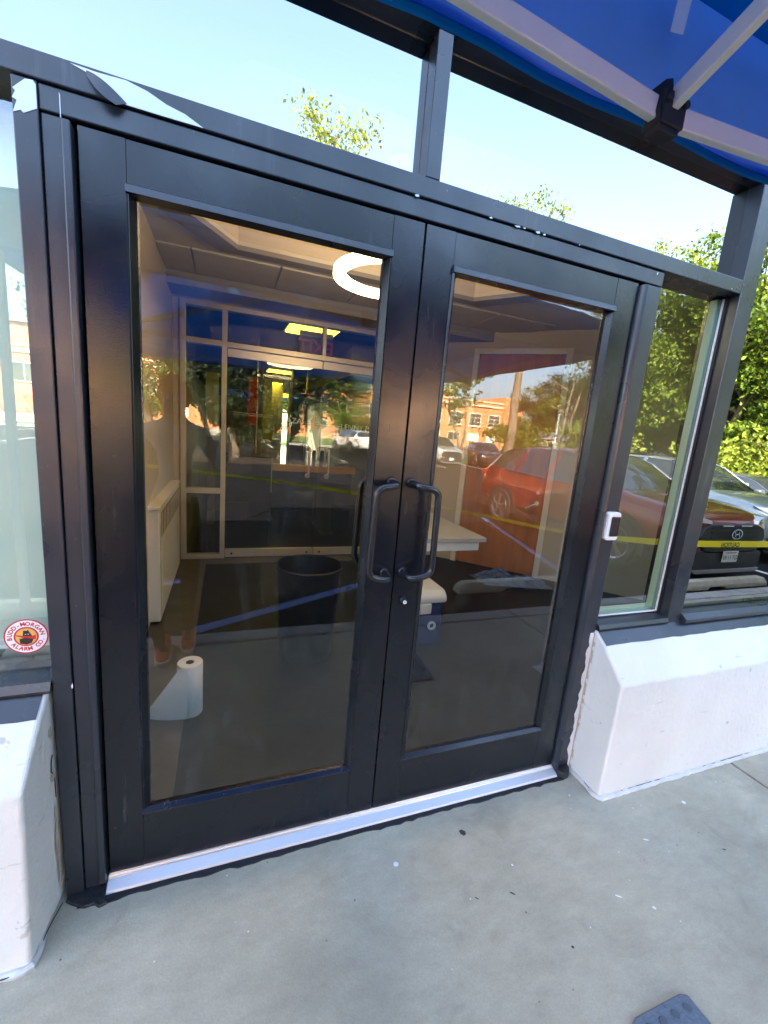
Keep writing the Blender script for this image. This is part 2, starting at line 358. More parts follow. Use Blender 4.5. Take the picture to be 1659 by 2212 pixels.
def wmat(o):
    m = Matrix.LocRotScale(o.location, o.rotation_euler, o.scale)
    return wmat(o.parent) @ o.matrix_parent_inverse @ m if o.parent else m
def WINV(o): return wmat(o).inverted()
def thing(name, label, cat, loc=(0, 0, 0), group=None):
    o = bpy.data.objects.new(name, None); COL.objects.link(o); o.location = loc; o.empty_display_size = 0.1
    return tag(o, label, cat, group)
def copy_tree(o, parent=None):
    c = o.copy(); COL.objects.link(c)
    if parent: c.parent = parent; c.matrix_parent_inverse = o.matrix_parent_inverse.copy()
    for ch in [x for x in COL.objects if x.parent == o]: copy_tree(ch, c)
    return c
def box(name, b, m, parent=None, bev=0.0, **k): return obj(name, MB().box(*b), m, parent, bev, **k)
def pane(name, x0, x1, y, z0, z1, gm, parent, th=0.006):
    mb = MB().box(x0, x1, y, y + th, z0, z1, 1); mb.m[2] = 0
    return obj(name, mb, [gm, g_clear], parent, fix=False)
def text_mesh(s, size, depth=0.0, align='CENTER', shear=0.0, bold=0.0):
    cu = bpy.data.curves.new('lettering', 'FONT'); cu.body = s; cu.size = size; cu.align_x = align; cu.align_y = 'CENTER'
    cu.extrude = depth; cu.shear = shear; cu.offset = bold; cu.resolution_u = 3
    o = bpy.data.objects.new('lettering', cu); COL.objects.link(o)
    dg = bpy.context.evaluated_depsgraph_get(); me = bpy.data.meshes.new_from_object(o.evaluated_get(dg))
    bpy.data.objects.remove(o); bpy.data.curves.remove(cu)
    return me
FACE_CAM = Matrix(((1, 0, 0), (0, 0, -1), (0, 1, 0)))     # text seen from -y
FACE_SHOP = Matrix(((-1, 0, 0), (0, 0, 1), (0, 1, 0)))     # text seen from +y
def text(name, s, size, loc, face, m, parent, **k):
    me = text_mesh(s, size, **k); me.transform(Matrix.Translation(loc) @ face.to_4x4())
    me.materials.clear(); me.materials.append(m)
    o = bpy.data.objects.new(name, me); COL.objects.link(o)
    if parent: o.parent = parent; o.matrix_parent_inverse = WINV(parent)
    return o
def struct(o): o['kind'] = 'structure'; return o

# ------------------------------------------------------------------ ground
GZ = -0.03; LOT = -0.15
struct(box('parking_lot', (-260, 260, -260, 260, LOT - 0.3, LOT), asphalt_m))
sw = bpy.data.objects.new('sidewalk', None); COL.objects.link(sw); struct(sw)
box('subbase', (-30, 30, -1.52, 0.05, LOT - 0.05, GZ - 0.035), black_m, sw)
seams = [2.836 + 3.78 * k for k in range(-4, 5)]
for a, b in zip(seams[:-1], seams[1:]):
    box('slab', (a + 0.006, b - 0.006, -1.52, 0.05, LOT - 0.02, GZ), concrete_m, sw, 0.006)
for a, b in zip(seams[:-1], seams[1:]):
    box('kerb_stone', (a + 0.005, b - 0.005, -1.70, -1.532, LOT - 0.05, GZ + 0.002), kerb_m, sw, 0.02)
def road_line(p, q, w, m, label):
    (x0, y0), (x1, y1) = p, q; d = Vector((x1 - x0, y1 - y0)).normalized(); n = Vector((-d.y, d.x)) * w / 2
    poly = [(x0 + n.x, y0 + n.y), (x0 - n.x, y0 - n.y), (x1 - n.x, y1 - n.y), (x1 + n.x, y1 + n.y)]
    o = obj('painted_line', MB().prism(poly, 2, LOT - 0.01, LOT + 0.004), m); o['kind'] = 'structure'
    return o
for k, x in enumerate((-4.9, -2.2, 0.3)):
    road_line((x - 0.25, -1.95), (x + 2.3, -3.2), 0.11, lineb_m, '')
for x in (8.25, 11.1, 13.9, -5.5): road_line((x, -2.0), (x, -7.0), 0.10, linew_m, '')
road_line((4.40, -2.1), (5.60, -6.3), 0.10, lineb_m, '')
for k in range(-6, 12): road_line((k * 2.8 + 0.4, -19.0), (k * 2.8 + 0.4, -23.6), 0.10, linew_m, '')
for k in range(-6, 12): road_line((k * 2.8 + 0.4, -27.0), (k * 2.8 + 0.4, -31.6), 0.10, linew_m, '')
struct(box('lawn', (-140, 200, -150, -33.0, LOT - 0.2, LOT + 0.12), lawn_m))
struct(box('lawn', (15.5, 120, -32.9, 20, LOT - 0.2, LOT + 0.11), lawn_m))
struct(box('rear_lawn', (-40, 40, 27.2, 90, LOT - 0.2, -0.05), lawn_m))
struct(box('far_kerb', (-140, 15.3, -32.98, -32.8, LOT - 0.1, LOT + 0.16), kerb_m))

# ------------------------------------------------------------------ building shell
shell = thing('shop_building', 'low shop building with pale render above the dark glazed entrance', 'building', (4, 10, 0))
box('fascia', (-9, 12, -0.005, 0.25, 2.76, 3.95), wall_m, shell)
box('roof', (-9, 12, 0.25, 27.0, 3.6, 3.85), roofgrey_m, shell)
box('side_wall', (-9, -8.8, 0.25, 27.0, LOT, 3.6), wall_m, shell)
box('side_wall', (11.8, 12, 0.25, 27.0, LOT, 3.6), wall_m, shell)
box('end_wall', (-9, -5.0, 0.0, 0.25, LOT, 2.76), wall_m, shell)
box('end_wall', (8.5, 12, 0.0, 0.25, LOT, 2.76), wall_m, shell)
box('rear_wall', (-8.8, 3.2, 26.8, 27.0, LOT, 3.6), wall_m, shell)
box('rear_wall', (4.75, 11.8, 26.8, 27.0, LOT, 3.6), wall_m, shell)
box('rear_wall', (3.2, 4.75, 26.8, 27.0, 2.75, 3.6), wall_m, shell)
box('floor_slab', (-8.8, 11.8, 0.05, 27.0, LOT - 0.1, 0.0), dkfloor_m, shell)
box('side_room_wall', (-5.0, -0.32, 1.6, 1.7, 0.0, 3.6), beige_m, shell)
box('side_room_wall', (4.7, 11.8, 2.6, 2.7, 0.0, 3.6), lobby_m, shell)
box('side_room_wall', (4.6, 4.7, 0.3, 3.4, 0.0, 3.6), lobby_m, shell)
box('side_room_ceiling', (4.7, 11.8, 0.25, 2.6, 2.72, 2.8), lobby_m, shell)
box('side_room_ceiling', (-8.8, -0.32, 0.25, 1.6, 2.72, 2.8), beige_m, shell)

# ------------------------------------------------------------------ storefront frame
fr = thing('storefront_frame', 'charcoal metal storefront frame with transoms around the double entrance doors', 'door frame', (0.914, 0, 0))
FB = 0.003
D = 0.13
box('post', (-0.115, -0.067, -0.012, D, GZ, 2.214), frame_m, fr, FB)
box('jamb', (-0.065, -0.024, -0.006, D, GZ, 2.158), frame_m, fr, FB)
box('door_stop', (-0.023, -0.004, -0.024, 0.06, GZ + 0.03, 2.15), frame_m, fr, 0.004)
box('jamb', (1.855, 1.942, -0.008, D, GZ, 2.158), frame_m, fr, FB)
obj('door_stop', MB().prism([(1.833, -0.004), (1.839, -0.020), (1.848, -0.026), (1.854, -0.020), (1.856, 0.05), (1.833, 0.05)], 2, GZ + 0.03, 2.15), frame_m, fr, smooth=True)
box('header', (-0.066, 1.942, -0.009, D, 2.161, 2.2135), frame_m, fr, FB)
box('transom_bar', (-5, 2.394, -0.015, D, 2.2165, 2.272), frame_m, fr, FB)
box('mullion', (0.893, 0.941, -0.012, D, 2.2735, 2.649), frame_m, fr, FB)
box('mullion', (2.396, 2.492, -0.015, D, 0.7005, 2.649), frame_m, fr, FB)
box('mullion', (5.4, 5.49, -0.013, D, 0.7005, 2.649), frame_m, fr, FB)
box('mullion', (-2.6, -2.51, -0.012, D, 0.7005, 2.2155), frame_m, fr, FB)
box('mullion', (-2.6, -2.51, -0.012, D, 2.2735, 2.649), frame_m, fr, FB)
box('head', (-5, 8.5, -0.014, D, 2.651, 2.752), frame_m, fr, FB)
obj('sill', MB().prism([(-0.022, 0.702), (-0.026, 0.712), (-0.016, 0.728), (0.10, 0.739), (D, 0.739), (D, 0.702)], 0, 1.944, 2.395), frame_m, fr)
obj('sill', MB().prism([(-0.040, 0.702), (-0.044, 0.722), (-0.016, 0.742), (0.10, 0.752), (D, 0.752), (D, 0.702)], 0, 2.493, 8.5), frame_m, fr)
obj('sill', MB().prism([(-0.022, 0.702), (-0.026, 0.712), (-0.016, 0.735), (0.10, 0.746), (D, 0.746), (D, 0.702)], 0, -5, -0.116), frame_m, fr)
# inner white liner of the narrow sidelight, and its gasket
box('liner', (2.372, 2.3945, 0.060, 0.092, 0.745, 2.21), liner_m, fr)
box('liner', (1.96, 2.371, 0.060, 0.092, 0.742, 0.765), liner_m, fr)
box('gasket', (2.386, 2.3955, 0.042, 0.050, 0.7405, 2.21), white_m, fr)
box('gasket', (1.943, 2.3855, 0.042, 0.050, 0.7405, 0.746), white_m, fr)
box('gasket', (2.3885, 2.3958, 0.030, 0.041, 0.7405, 2.21), black_m, fr)
pane('pane', -2.51, 0.892, 0.048, 2.2725, 2.65, g_tran, fr)
pane('pane', 0.942, 2.395, 0.048, 2.2725, 2.65, g_tran, fr)
pane('pane', 1.943, 2.394, 0.050, 0.7415, 2.215, g_side, fr)
pane('pane', 2.493, 5.399, 0.035, 0.7535, 2.65, g_win, fr)
pane('pane', 5.491, 8.49, 0.035, 0.7535, 2.65, g_win, fr)
pane('pane', -2.51, -0.116, 0.050, 0.7475, 2.215, g_left, fr)
pane('pane', -5, -2.61, 0.050, 0.7475, 2.215, g_left, fr)
pane('pane', -5, -2.61, 0.100, 2.2725, 2.65, g_tran, fr)
for b_ in ((-0.0245, 0.016, 0.0605, 0.075, 0.006, 2.160), (1.815, 1.8545, 0.0605, 0.075, 0.006, 2.160), (0.0165, 1.8145, 0.0605, 0.075, 2.14, 2.1605)): box('gap_blocker', b_, black_m, fr)  # black strips added behind the door gaps to stop light leaking through
# aluminium threshold and the dark sealant strip before it
obj('threshold', MB().prism([(-0.040, GZ + 0.002), (-0.036, GZ + 0.010), (-0.004, -0.004), (0.0, 0.004), (0.12, 0.004), (0.12, GZ + 0.002)], 0, -0.002, 1.838), alu_m, fr, 0.001)
for yy, zz in ((-0.0055, -0.0045), (0.004, 0.0042)): obj('threshold_ridge', MB().tube([(0.0, yy, zz), (1.836, yy, zz)], 0.0016, 6), steel_m, fr, smooth=True)
for xx in (0.06, 0.50, 0.915, 1.33, 1.78): obj('threshold_screw', MB().lathe([(0, 0.0024), (0.0035, 0.002), (0.0045, 0)], (xx, -0.020, -0.0145), 10), steel_m, fr, smooth=True)
def ragged(x0, x1, n, y_in, y_out, amp, seed, z0, z1):
    r = random.Random(seed); pts = [(x0, y_in), (x1, y_in)]
    for i in range(n + 1):
        x = x1 + (x0 - x1) * i / n
        pts.append((x, y_out - abs(r.gauss(0, amp))))
    return MB().prism(pts, 2, z0, z1)
obj('sealant_strip', ragged(-0.075, 1.885, 70, -0.041, -0.056, 0.0045, 3, GZ - 0.002, GZ + 0.004), tar_m, fr)
obj('sealant_lump', MB().prism([(-0.11, 0.0), (-0.01, 0.0), (-0.003, -0.05), (0.01, -0.068), (-0.012, -0.075), (-0.03, -0.060), (-0.055, -0.064), (-0.09, -0.045), (-0.112, -0.03)], 2, GZ - 0.002, GZ + 0.010), tar_m, fr, 0.003)
obj('sealant_lump', MB().prism([(1.84, 0.0), (1.925, 0.0), (1.915, -0.03), (1.89, -0.055), (1.862, -0.06), (1.842, -0.04)], 2, GZ - 0.002, GZ + 0.03), tar_m, fr, 0.004)
# bare white primer where the dark film has peeled off
def decal(name, poly, y, m, parent, th=0.0012): return obj(name, MB().prism(poly, 1, y - th, y), m, parent)
decal('peeled_patch', [(-0.001, 2.266), (0.051, 2.2645), (0.109, 2.2675), (0.154, 2.259), (0.194, 2.244), (0.235, 2.236), (0.277, 2.2185), (0.184, 2.2175), (0.107, 2.2175), (0.093, 2.232), (0.077, 2.242), (0.041, 2.2555)][::-1], -0.0152, chip_m, fr)
decal('peeled_patch', [(-0.088, 2.2095), (-0.0735, 2.2115), (-0.0685, 2.205), (-0.0685, 2.158), (-0.094, 2.142), (-0.099, 2.1465), (-0.1135, 2.139), (-0.105, 2.164), (-0.1135, 2.167), (-0.107, 2.181), (-0.1115, 2.186)][::-1], -0.0122, chip_m, fr)
decal('scratch', [(-0.0262, 2.155), (-0.0245, 2.155), (-0.0245, 2.200), (-0.0262, 2.205)], -0.0092, chip_m, fr)
for x, z, a, b in ((0.868, 2.2145, 0.008, 0.004), (1.130, 2.2155, 0.007, 0.003), (1.235, 2.2140, 0.012, 0.003), (1.262, 2.2150, 0.006, 0.002), (1.318, 2.2150, 0.010, 0.004), (1.345, 2.2140, 0.006, 0.003), (1.895, 2.2000, 0.003, 0.006), (1.5, 2.2150, 0.003, 0.002), (-0.066, 0.715, 0.0025, 0.010), (2.33, 2.2260, 0.003, 0.003)):
    decal('paint_chip', [(x - a, z), (x - a * .3, z - b), (x + a, z - b * .4), (x + a * .5, z + b)], -0.0154, chip_m, fr)
# curled flap of the film
fl = MB(); nseg = 9; rows = []
for i in range(nseg):
    t = i / (nseg - 1); x = 0.030 + 0.080 * t; zt = 2.262 - 0.042 * t ** 1.25
    rows.append([(x, -0.0165 - 0.010 * math.sin(t * 3.1), zt), (x - 0.030 * t * (1 - 0.35 * t), -0.030 * math.sin(t * 2.6) - 0.0165, zt - 0.010 - 0.022 * math.sin(t * 2.8))])
vs = [p for r in rows for p in r]
fl.add(vs + [(p[0], p[1] + 0.0008, p[2]) for p in vs], [(2 * i, 2 * i + 1, 2 * i + 3, 2 * i + 2) for i in range(nseg - 1)] + [(2 * nseg + 2 * i + 2, 2 * nseg + 2 * i + 3, 2 * nseg + 2 * i + 1, 2 * nseg + 2 * i) for i in range(nseg - 1)])
obj('film_flap', fl, frame_m, fr, smooth=True, fix=False)

# ------------------------------------------------------------------ the two door leaves
def smooth_path(p, k=5):
    p = [Vector(q) for q in p]; out = []
    for i in range(len(p) - 1):
        a, b, c, d = p[max(i - 1, 0)], p[i], p[i + 1], p[min(i + 2, len(p) - 1)]
        for j in range(k):
            t = j / k
            out.append(0.5 * ((2 * b) + (c - a) * t + (2 * a - 5 * b + 4 * c - d) * t * t + (3 * b - a - 3 * c + d) * t ** 3))
    return out + [p[-1]]
def pull(parent, mir, inside):
    sx = (lambda x: 1.824 - x) if mir else (lambda x: x)
    sy = (lambda y: 0.045 - y) if inside else (lambda y: y)
    P = [(0.875, 0.0, 1.344), (0.875, -0.040, 1.342), (0.870, -0.058, 1.340), (0.850, -0.066, 1.337), (0.822, -0.068, 1.332), (0.804, -0.068, 1.318), (0.799, -0.068, 1.295),
         (0.797, -0.068, 1.18), (0.795, -0.068, 1.065), (0.798, -0.068, 1.042), (0.812, -0.068, 1.026), (0.845, -0.066, 1.017), (0.868, -0.058, 1.014), (0.876, -0.040, 1.015), (0.877, 0.0, 1.017)]
    P = [(sx(x), sy(y), z) for x, y, z in P]
    h = obj('pull_handle', MB().tube(smooth_path(P, 4), 0.0115, 14), handle_m, parent, smooth=True)
    for (x, z) in ((0.875, 1.344), (0.877, 1.017)):
        s = -1 if not inside else 1; y = 0.0 if not inside else 0.045
        obj('rosette', MB().lathe([(0.0, 0.0), (0.019, 0.0), (0.019, s * 0.005), (0.016, s * 0.009), (0.0, s * 0.009)], (sx(x), y, z), 20, 'y'), handle_m, h, smooth=True)
    return h
def leaf(label, x0, x1, gx0, gx1, mir):
    t = thing('glass_door', label, 'door', ((x0 + x1) / 2, 0, 0.01), 'entrance doors')
    Z0, Z1, GB, GT = 0.008, 2.156, 0.215, 2.056
    box('stile', (x0, gx0, 0.0, 0.045, Z0, Z1), door_m, t, 0.0015)
    box('stile', (gx1, x1, 0.0, 0.045, Z0, Z1), door_m, t, 0.0015)
    box('top_rail', (gx0 + 0.0004, gx1 - 0.0004, 0.0012, 0.044, GT, Z1 - 0.001), door_m, t, 0.001)
    box('bottom_rail', (gx0 + 0.0004, gx1 - 0.0004, 0.0012, 0.044, Z0 + 0.001, GB), door_m, t, 0.001)
    w = 0.022
    obj('glazing_stop', MB().prism([(0.030, GT + 0.0015), (-0.003, GT + 0.0015), (-0.013, GT - 0.004), (-0.015, GT - w), (0.030, GT - w)], 0, gx0 - 0.002, gx1 + 0.002), frame_m, t, 0.001)
    obj('glazing_stop', MB().prism([(0.030, GB - 0.0015), (-0.003, GB - 0.0015), (-0.008, GB + 0.004), (0.006, GB + w * 0.8), (0.018, GB + w * 0.82), (0.018, GB + 0.001)], 0, gx0 - 0.002, gx1 + 0.002), door_m, t, 0.001)
    for s, gx in ((1, gx0), (-1, gx1)):
        obj('glazing_stop', MB().prism([(gx - s * 0.0015, 0.030), (gx - s * 0.0015, -0.003), (gx + s * 0.005, -0.009), (gx + s * w * 0.9, 0.012), (gx + s * w, 0.030)], 2, GB + w, GT - w - 0.0005), door_m, t, 0.001)
    pane('pane', gx0 + w - 0.002, gx1 - w + 0.002, 0.016, GB + w * .8, GT - w + 0.002, g_door, t)
    pull(t, mir, False); pull(t, mir, True)
    box('weather_strip', ((x1, x1 + 0.003, 0.012, 0.03, Z0, Z1) if not mir else (x0 - 0.0036, x0, 0.012, 0.03, Z0, Z1)), black_m, t)
    return t
dl = leaf('left dark glass door leaf, with the paper roll and black bin behind its pane', 0.003, 0.9105, 0.102, 0.808, False)
dr = leaf('right dark glass door leaf with the lock cylinder below its handle', 0.9175, 1.828, 1.022, 1.722, True)
lk = obj('lock_cylinder', MB().lathe([(0.0, 0.0), (0.017, 0.0), (0.0175, -0.010), (0.014, -0.016), (0.0, -0.016)], (0.960, 0.0, 0.909), 24, 'y'), handle_m, dr, smooth=True)
obj('key_plug', MB().lathe([(0.0025, -0.0165), (0.0068, -0.0165), (0.0068, -0.020), (0.0025, -0.020)], (0.961, 0.0, 0.906), 18, 'y'), chip_m, lk, smooth=True)

# ------------------------------------------------------------------ knee walls under the windows
def knee(label, xa, xb, end, seed):
    # xa is the end at the door; the wall runs from xa to xb
    t = thing('knee_wall', label, 'wall', ((xa + xb) / 2, -0.1, GZ))
    s = 1 if xb > xa else -1
    r = random.Random(seed)
    prof = [(0.11, 0.701), (-0.010, 0.701), (-0.072, 0.655), (-0.188, 0.527), (-0.190, GZ - 0.01), (0.11, GZ - 0.01)]
    bm = bmesh.new(); xs = [xa] + [xa + s * (0.05 + 0.12 * k) for k in range(30)] + [xb]
    rows = []
    for i, x in enumerate(xs):
        row = []
        for j, (y, z) in enumerate(prof):
            jx = 0.0
            if i == 0: jx = {0: 0.0, 1: 0.0, 2: 0.004, 3: 0.008, 4: end, 5: 0.0}[j] * s
            if j in (2, 3) and 0 < i < len(xs) - 1: y += r.gauss(0, 0.0008); z += r.gauss(0, 0.0008)
            row.append(bm.verts.new((x + jx, y, z)))
        rows.append(row)
    for a, b in zip(rows[:-1], rows[1:]):
        for j in range(len(prof)): bm.faces.new((a[j], a[(j + 1) % len(prof)], b[(j + 1) % len(prof)], b[j]))
    bm.faces.new(rows[0]); bm.faces.new(rows[-1][::-1])
    bmesh.ops.recalc_face_normals(bm, faces=bm.faces)
    me = bpy.data.meshes.new('render_body'); bm.to_mesh(me); bm.free(); me.materials.append(wall_m)
    o = obj('render_body', me, None, t, 0.010, seg=3)
    # dark painted cap on the upper slope with a ragged edge
    n = 120; x0, x1 = xa + s * 0.012, xb; cap = MB(); vs = []; fs = []
    for i in range(n + 1):
        x = x0 + (x1 - x0) * i / n; e = 0.004 * r.random() + (0.006 * r.random() if r.random() < 0.2 else 0)
        k = (0.072 - e - 0.010) / 0.062
        y, z = -0.010 - 0.062 * k, 0.701 - 0.046 * k
        vs += [(x, 0.0, 0.7035), (x, -0.012, 0.7032), (x, y - 0.0015, z + 0.0022), (x, y, z - 0.001)]
    for i in range(n):
        for j in range(3): fs.append((4 * i + j, 4 * i + j + 1, 4 * i + j + 5, 4 * i + j + 4))
    obj('painted_cap', cap.add(vs, fs), frame_m, t)
    # caulk bead where the wall meets the pavement
    P = [(xa + s * (end + 0.0), -0.005, GZ + 0.004), (xa + s * (end + 0.002), -0.10, GZ + 0.003), (xa + s * end, -0.186, GZ + 0.003)]
    P += [(xa + s * (end + 0.08 * k), -0.193 - 0.004 * r.random(), GZ + 0.002) for k in range(1, 28)]
    P2 = [(a[0], a[1], a[2] + 0.001 * r.random()) for a in smooth_path(P, 4)]
    obj('caulk_bead', MB().tube(P2, [0.010 + 0.005 * r.random() for _ in P2], 7), caulk_m, t, smooth=True)
    return t, s
kr, _ = knee('white rendered knee wall under the right window, below the door reader', 1.934, 8.5, 0.0, 11)
kl, _ = knee('white rendered knee wall left of the doors, below the alarm sticker', -0.124, -5.0, 0.022, 12)
# white primer edge and bare render strip between the right jamb and its knee wall
zs = [0.69 - 0.71 * i / 34 for i in range(35)]; r5 = random.Random(5)
vs = []
for z in zs:
    a = 0.004 + 0.016 * r5.random() if z > 0.03 else 0.002
    vs += [(1.9225 - a * (1 - 0.3 * r5.random()), z), (1.9335, z)]
mbp = MB(); nv = len(zs)
mbp.add([(x, -0.0092, z) for x, z in vs], [(2 * i, 2 * i + 2, 2 * i + 3, 2 * i + 1) for i in range(nv - 1)])
obj('primer_edge', mbp, chip_m, fr)
bs = MB()
for i in range(nv - 1):
    w0 = 0.004 + 0.012 * r5.random()
    bs.add([(1.9335, -0.0088, zs[i]), (1.9335, -0.0088 - w0, zs[i]), (1.9335, -0.0088 - w0, zs[i + 1]), (1.9335, -0.0088, zs[i + 1])], [(0, 1, 2, 3)])
obj('bare_strip', bs, tan_m, kr)
# bare patches and cracks on the left return
for (z, h, w) in ((0.575, 0.018, 0.020), (0.43, 0.014, 0.026), (0.30, 0.030, 0.014), (0.205, 0.075, 0.024), (0.11, 0.03, 0.016), (0.06, 0.02, 0.012)):
    y0 = -0.013; pts = [(y0, z + h), (y0 - w * .8, z + h * .8), (y0 - w, z - h * .2), (y0 - w * .5, z - h), (y0, z - h * .7)]
    obj('bare_patch', MB().prism(pts, 0, -0.1238, -0.1228), tan_m, kl)
crack = MB().tube([(-0.1235, -0.018, 0.50), (-0.1232, -0.030, 0.485), (-0.1234, -0.034, 0.455), (-0.1234, -0.026, 0.445)], 0.0016, 5)
obj('crack', crack, black_m, kl)
obj('crack', MB().tube([(-0.1238, -0.012, 0.35), (-0.1238, -0.013, 0.42)], 0.0012, 5), black_m, kl)
obj('crack', MB().tube(smooth_path([(-0.120, -0.03, GZ + 0.006), (-0.132, -0.10, GZ + 0.012), (-0.140, -0.16, GZ + 0.012), (-0.165, -0.20, GZ + 0.010), (-0.24, -0.205, GZ + 0.008)]), 0.0016, 5), black_m, kl)
obj('crack', MB().tube(smooth_path([(1.937, -0.05, GZ + 0.011), (1.930, -0.12, GZ + 0.014), (1.928, -0.178, GZ + 0.012)]), 0.0014, 5), black_m, kr)
obj('crack', MB().tube(smooth_path([(2.06, -0.193, GZ + 0.012), (2.2, -0.194, GZ + 0.014), (2.32, -0.1935, GZ + 0.013)]), 0.0014, 5), black_m, kr)
obj('crack', MB().tube(smooth_path([(2.55, -0.193, GZ + 0.012), (2.75, -0.194, GZ + 0.014), (3.0, -0.1935, GZ + 0.013)]), 0.0014, 5), black_m, kr)

# ------------------------------------------------------------------ access reader and alarm sticker
rd = thing('door_reader', 'white access reader with dark face on the right door jamb', 'access reader', (1.897, -0.01, 1.135))
rp = [(1.872, 1.135), (1.922, 1.135), (1.930, 1.143), (1.930, 1.249), (1.922, 1.257), (1.872, 1.257), (1.864, 1.249), (1.864, 1.143)]
obj('housing', MB().prism(rp, 1, -0.036, -0.0085), white_m, rd, 0.004, seg=3)
obj('face', MB().prism([(1.880, 1.153), (1.922, 1.153), (1.925, 1.157), (1.925, 1.236), (1.921, 1.240), (1.880, 1.240), (1.876, 1.236), (1.876, 1.157)], 1, -0.0385, -0.0365), handle_m, rd, 0.001)
box('status_light', (1.885, 1.918, -0.0392, -0.0386, 1.2365, 1.2385), red_m, rd)
sx, sz, SYY = -0.188, 0.848, 0.0493
st = thing('alarm_sticker', 'oval white and red alarm company sticker inside the left window corner', 'sticker', (sx, SYY, sz))
def ell(a, b, n=48, a0=0.0, a1=2 * math.pi): return [(sx + a * math.cos(a0 + (a1 - a0) * i / n), sz + b * math.sin(a0 + (a1 - a0) * i / n)) for i in range(n)]
EA, EB = 0.0525, 0.0530
obj('rim', MB().prism(ell(EA, EB), 1, SYY - 0.0004, SYY), red_m, st)
obj('face', MB().prism(ell(EA * .93, EB * .93), 1, SYY - 0.0008, SYY - 0.0004), white_m, st)
obj('inner_rim', MB().prism(ell(EA * .56, EB * .56), 1, SYY - 0.0012, SYY - 0.0008), red_m, st)
obj('inner_face', MB().prism(ell(EA * .48, EB * .48), 1, SYY - 0.0016, SYY - 0.0012), mat('sticker_amber', (0.75, 0.42, 0.10), 0.5), st)
obj('hat_mark', MB().prism([(sx - .008, sz + .003), (sx + .014, sz + .001), (sx + .009, sz + .012), (sx + .005, sz + .021), (sx + .002, sz + .018), (sx - .006, sz + .019)], 1, SYY - 0.0020, SYY - 0.0016), ink_m, st)
obj('scarf_mark', MB().prism([(sx - .024, sz + .007), (sx - .008, sz + .003), (sx + .014, sz + .001), (sx + .023, sz + .005), (sx + .022, sz - .009), (sx + .010, sz - .008), (sx - .006, sz - .004), (sx - .024, sz + .004)][::-1], 1, SYY - 0.0019, SYY - 0.0016), red_m, st)
obj('coat_mark', MB().prism([(sx - .016, sz - .006), (sx - .002, sz - .003), (sx + .017, sz - .008), (sx + .012, sz - .020), (sx, sz - .0245), (sx - .015, sz - .020)][::-1], 1, SYY - 0.0020, SYY - 0.0016), ink_m, st)
for ex in (-0.0015, 0.005): obj('eye_mark', MB().prism([(sx + ex - .0014, sz + .0065), (sx + ex + .0016, sz + .0065), (sx + ex + .0012, sz + .0085), (sx + ex - .001, sz + .0085)], 1, SYY - 0.0023, SYY - 0.0020), white_m, st)
def arc_text(s, rad, a0, a1, size, flip):
    for i, ch in enumerate(s):
        if ch == ' ': continue
        a = a0 + (a1 - a0) * i / (len(s) - 1); px, pz = sx + rad * math.cos(a), sz + rad * math.sin(a)
        me = text_mesh(ch, size, bold=0.0006); rot = a - math.pi / 2 if not flip else a + math.pi / 2
        me.transform(Matrix.Translation((px, SYY - 0.0010, pz)) @ FACE_CAM.to_4x4() @ Matrix.Rotation(rot, 4, 'Z'))
        me.materials.clear(); me.materials.append(red_m); o = bpy.data.objects.new('letter', me); COL.objects.link(o); o.parent = st; o.matrix_parent_inverse = WINV(st)
arc_text('BUDD-MORGAN', 0.0385, R(188), R(12), 0.0155, False)
arc_text('ALARM CO.', 0.0385, R(218), R(344), 0.0155, True)
# roller shade inside the left window
sh = thing('roller_shade', 'pale roller shade hanging inside the left window', 'blind', (-1.3, 0.16, 0.8))
box('shade_cloth', (-2.48, -0.150, 0.155, 0.158, 0.79, 2.19), shade_m, sh); box('hem_bar', (-2.48, -0.150, 0.150, 0.163, 0.765, 0.789), white_m, sh)
obj('roller', MB().tube([(-2.5, 0.158, 2.205), (-0.14, 0.158, 2.205)], 0.02, 12), white_m, sh, smooth=True)

# ------------------------------------------------------------------ vestibule
vw = tag(bpy.data.objects.new('vestibule_walls', None), kind='structure'); COL.objects.link(vw)
box('left_wall', (-0.31, -0.155, 0.20, 3.4, 0.0, 2.85), beige_m, vw)
box('back_wall', (-0.31, 2.73, 3.36, 3.50, 2.595, 3.6), beige_m, vw)
box('back_wall', (-0.31, -0.092, 3.401, 3.50, 0.0, 2.594), beige_m, vw)
box('back_wall', (2.37, 2.73, 3.36, 3.50, 0.0, 2.594), beige_m, vw)
def diag(a, b, z0, z1, th=0.12):
    d = Vector((b[0] - a[0], b[1] - a[1])).normalized(); n = Vector((-d.y, d.x)) * th
    return MB().prism([a, b, (b[0] + n.x, b[1] + n.y), (a[0] + n.x, a[1] + n.y)], 2, z0, z1)
DA, DB_ = Vector((2.735, 3.40)), Vector((4.60, 1.478)); dd = (DB_ - DA).normalized(); dn = Vector((-dd.y, dd.x))
def dp(t, o=0.0): p = DA + dd * t - dn * -o; return (p.x, p.y)
obj('angled_wall', diag(dp(0), dp(0.40), 0, 2.85), beige_m, vw)
obj('angled_wall', diag(dp(0.40), dp(1.42), 2.52, 2.85), beige_m, vw)
obj('angled_wall', diag(dp(1.42), dp(2.68), 0, 2.85), beige_m, vw)
box('right_wall', (4.601, 4.695, 0.135, 1.6, 0.0, 2.85), beige_m, vw)
vc = tag(bpy.data.objects.new('vestibule_ceiling', None), kind='structure'); COL.objects.link(vc)
CZ = 2.70
tray = [(0.40, 2.12), (2.33, 2.12), (2.62, 1.70), (2.62, 0.75), (2.33, 0.40), (0.40, 0.40), (0.11, 0.75), (0.11, 1.70)]
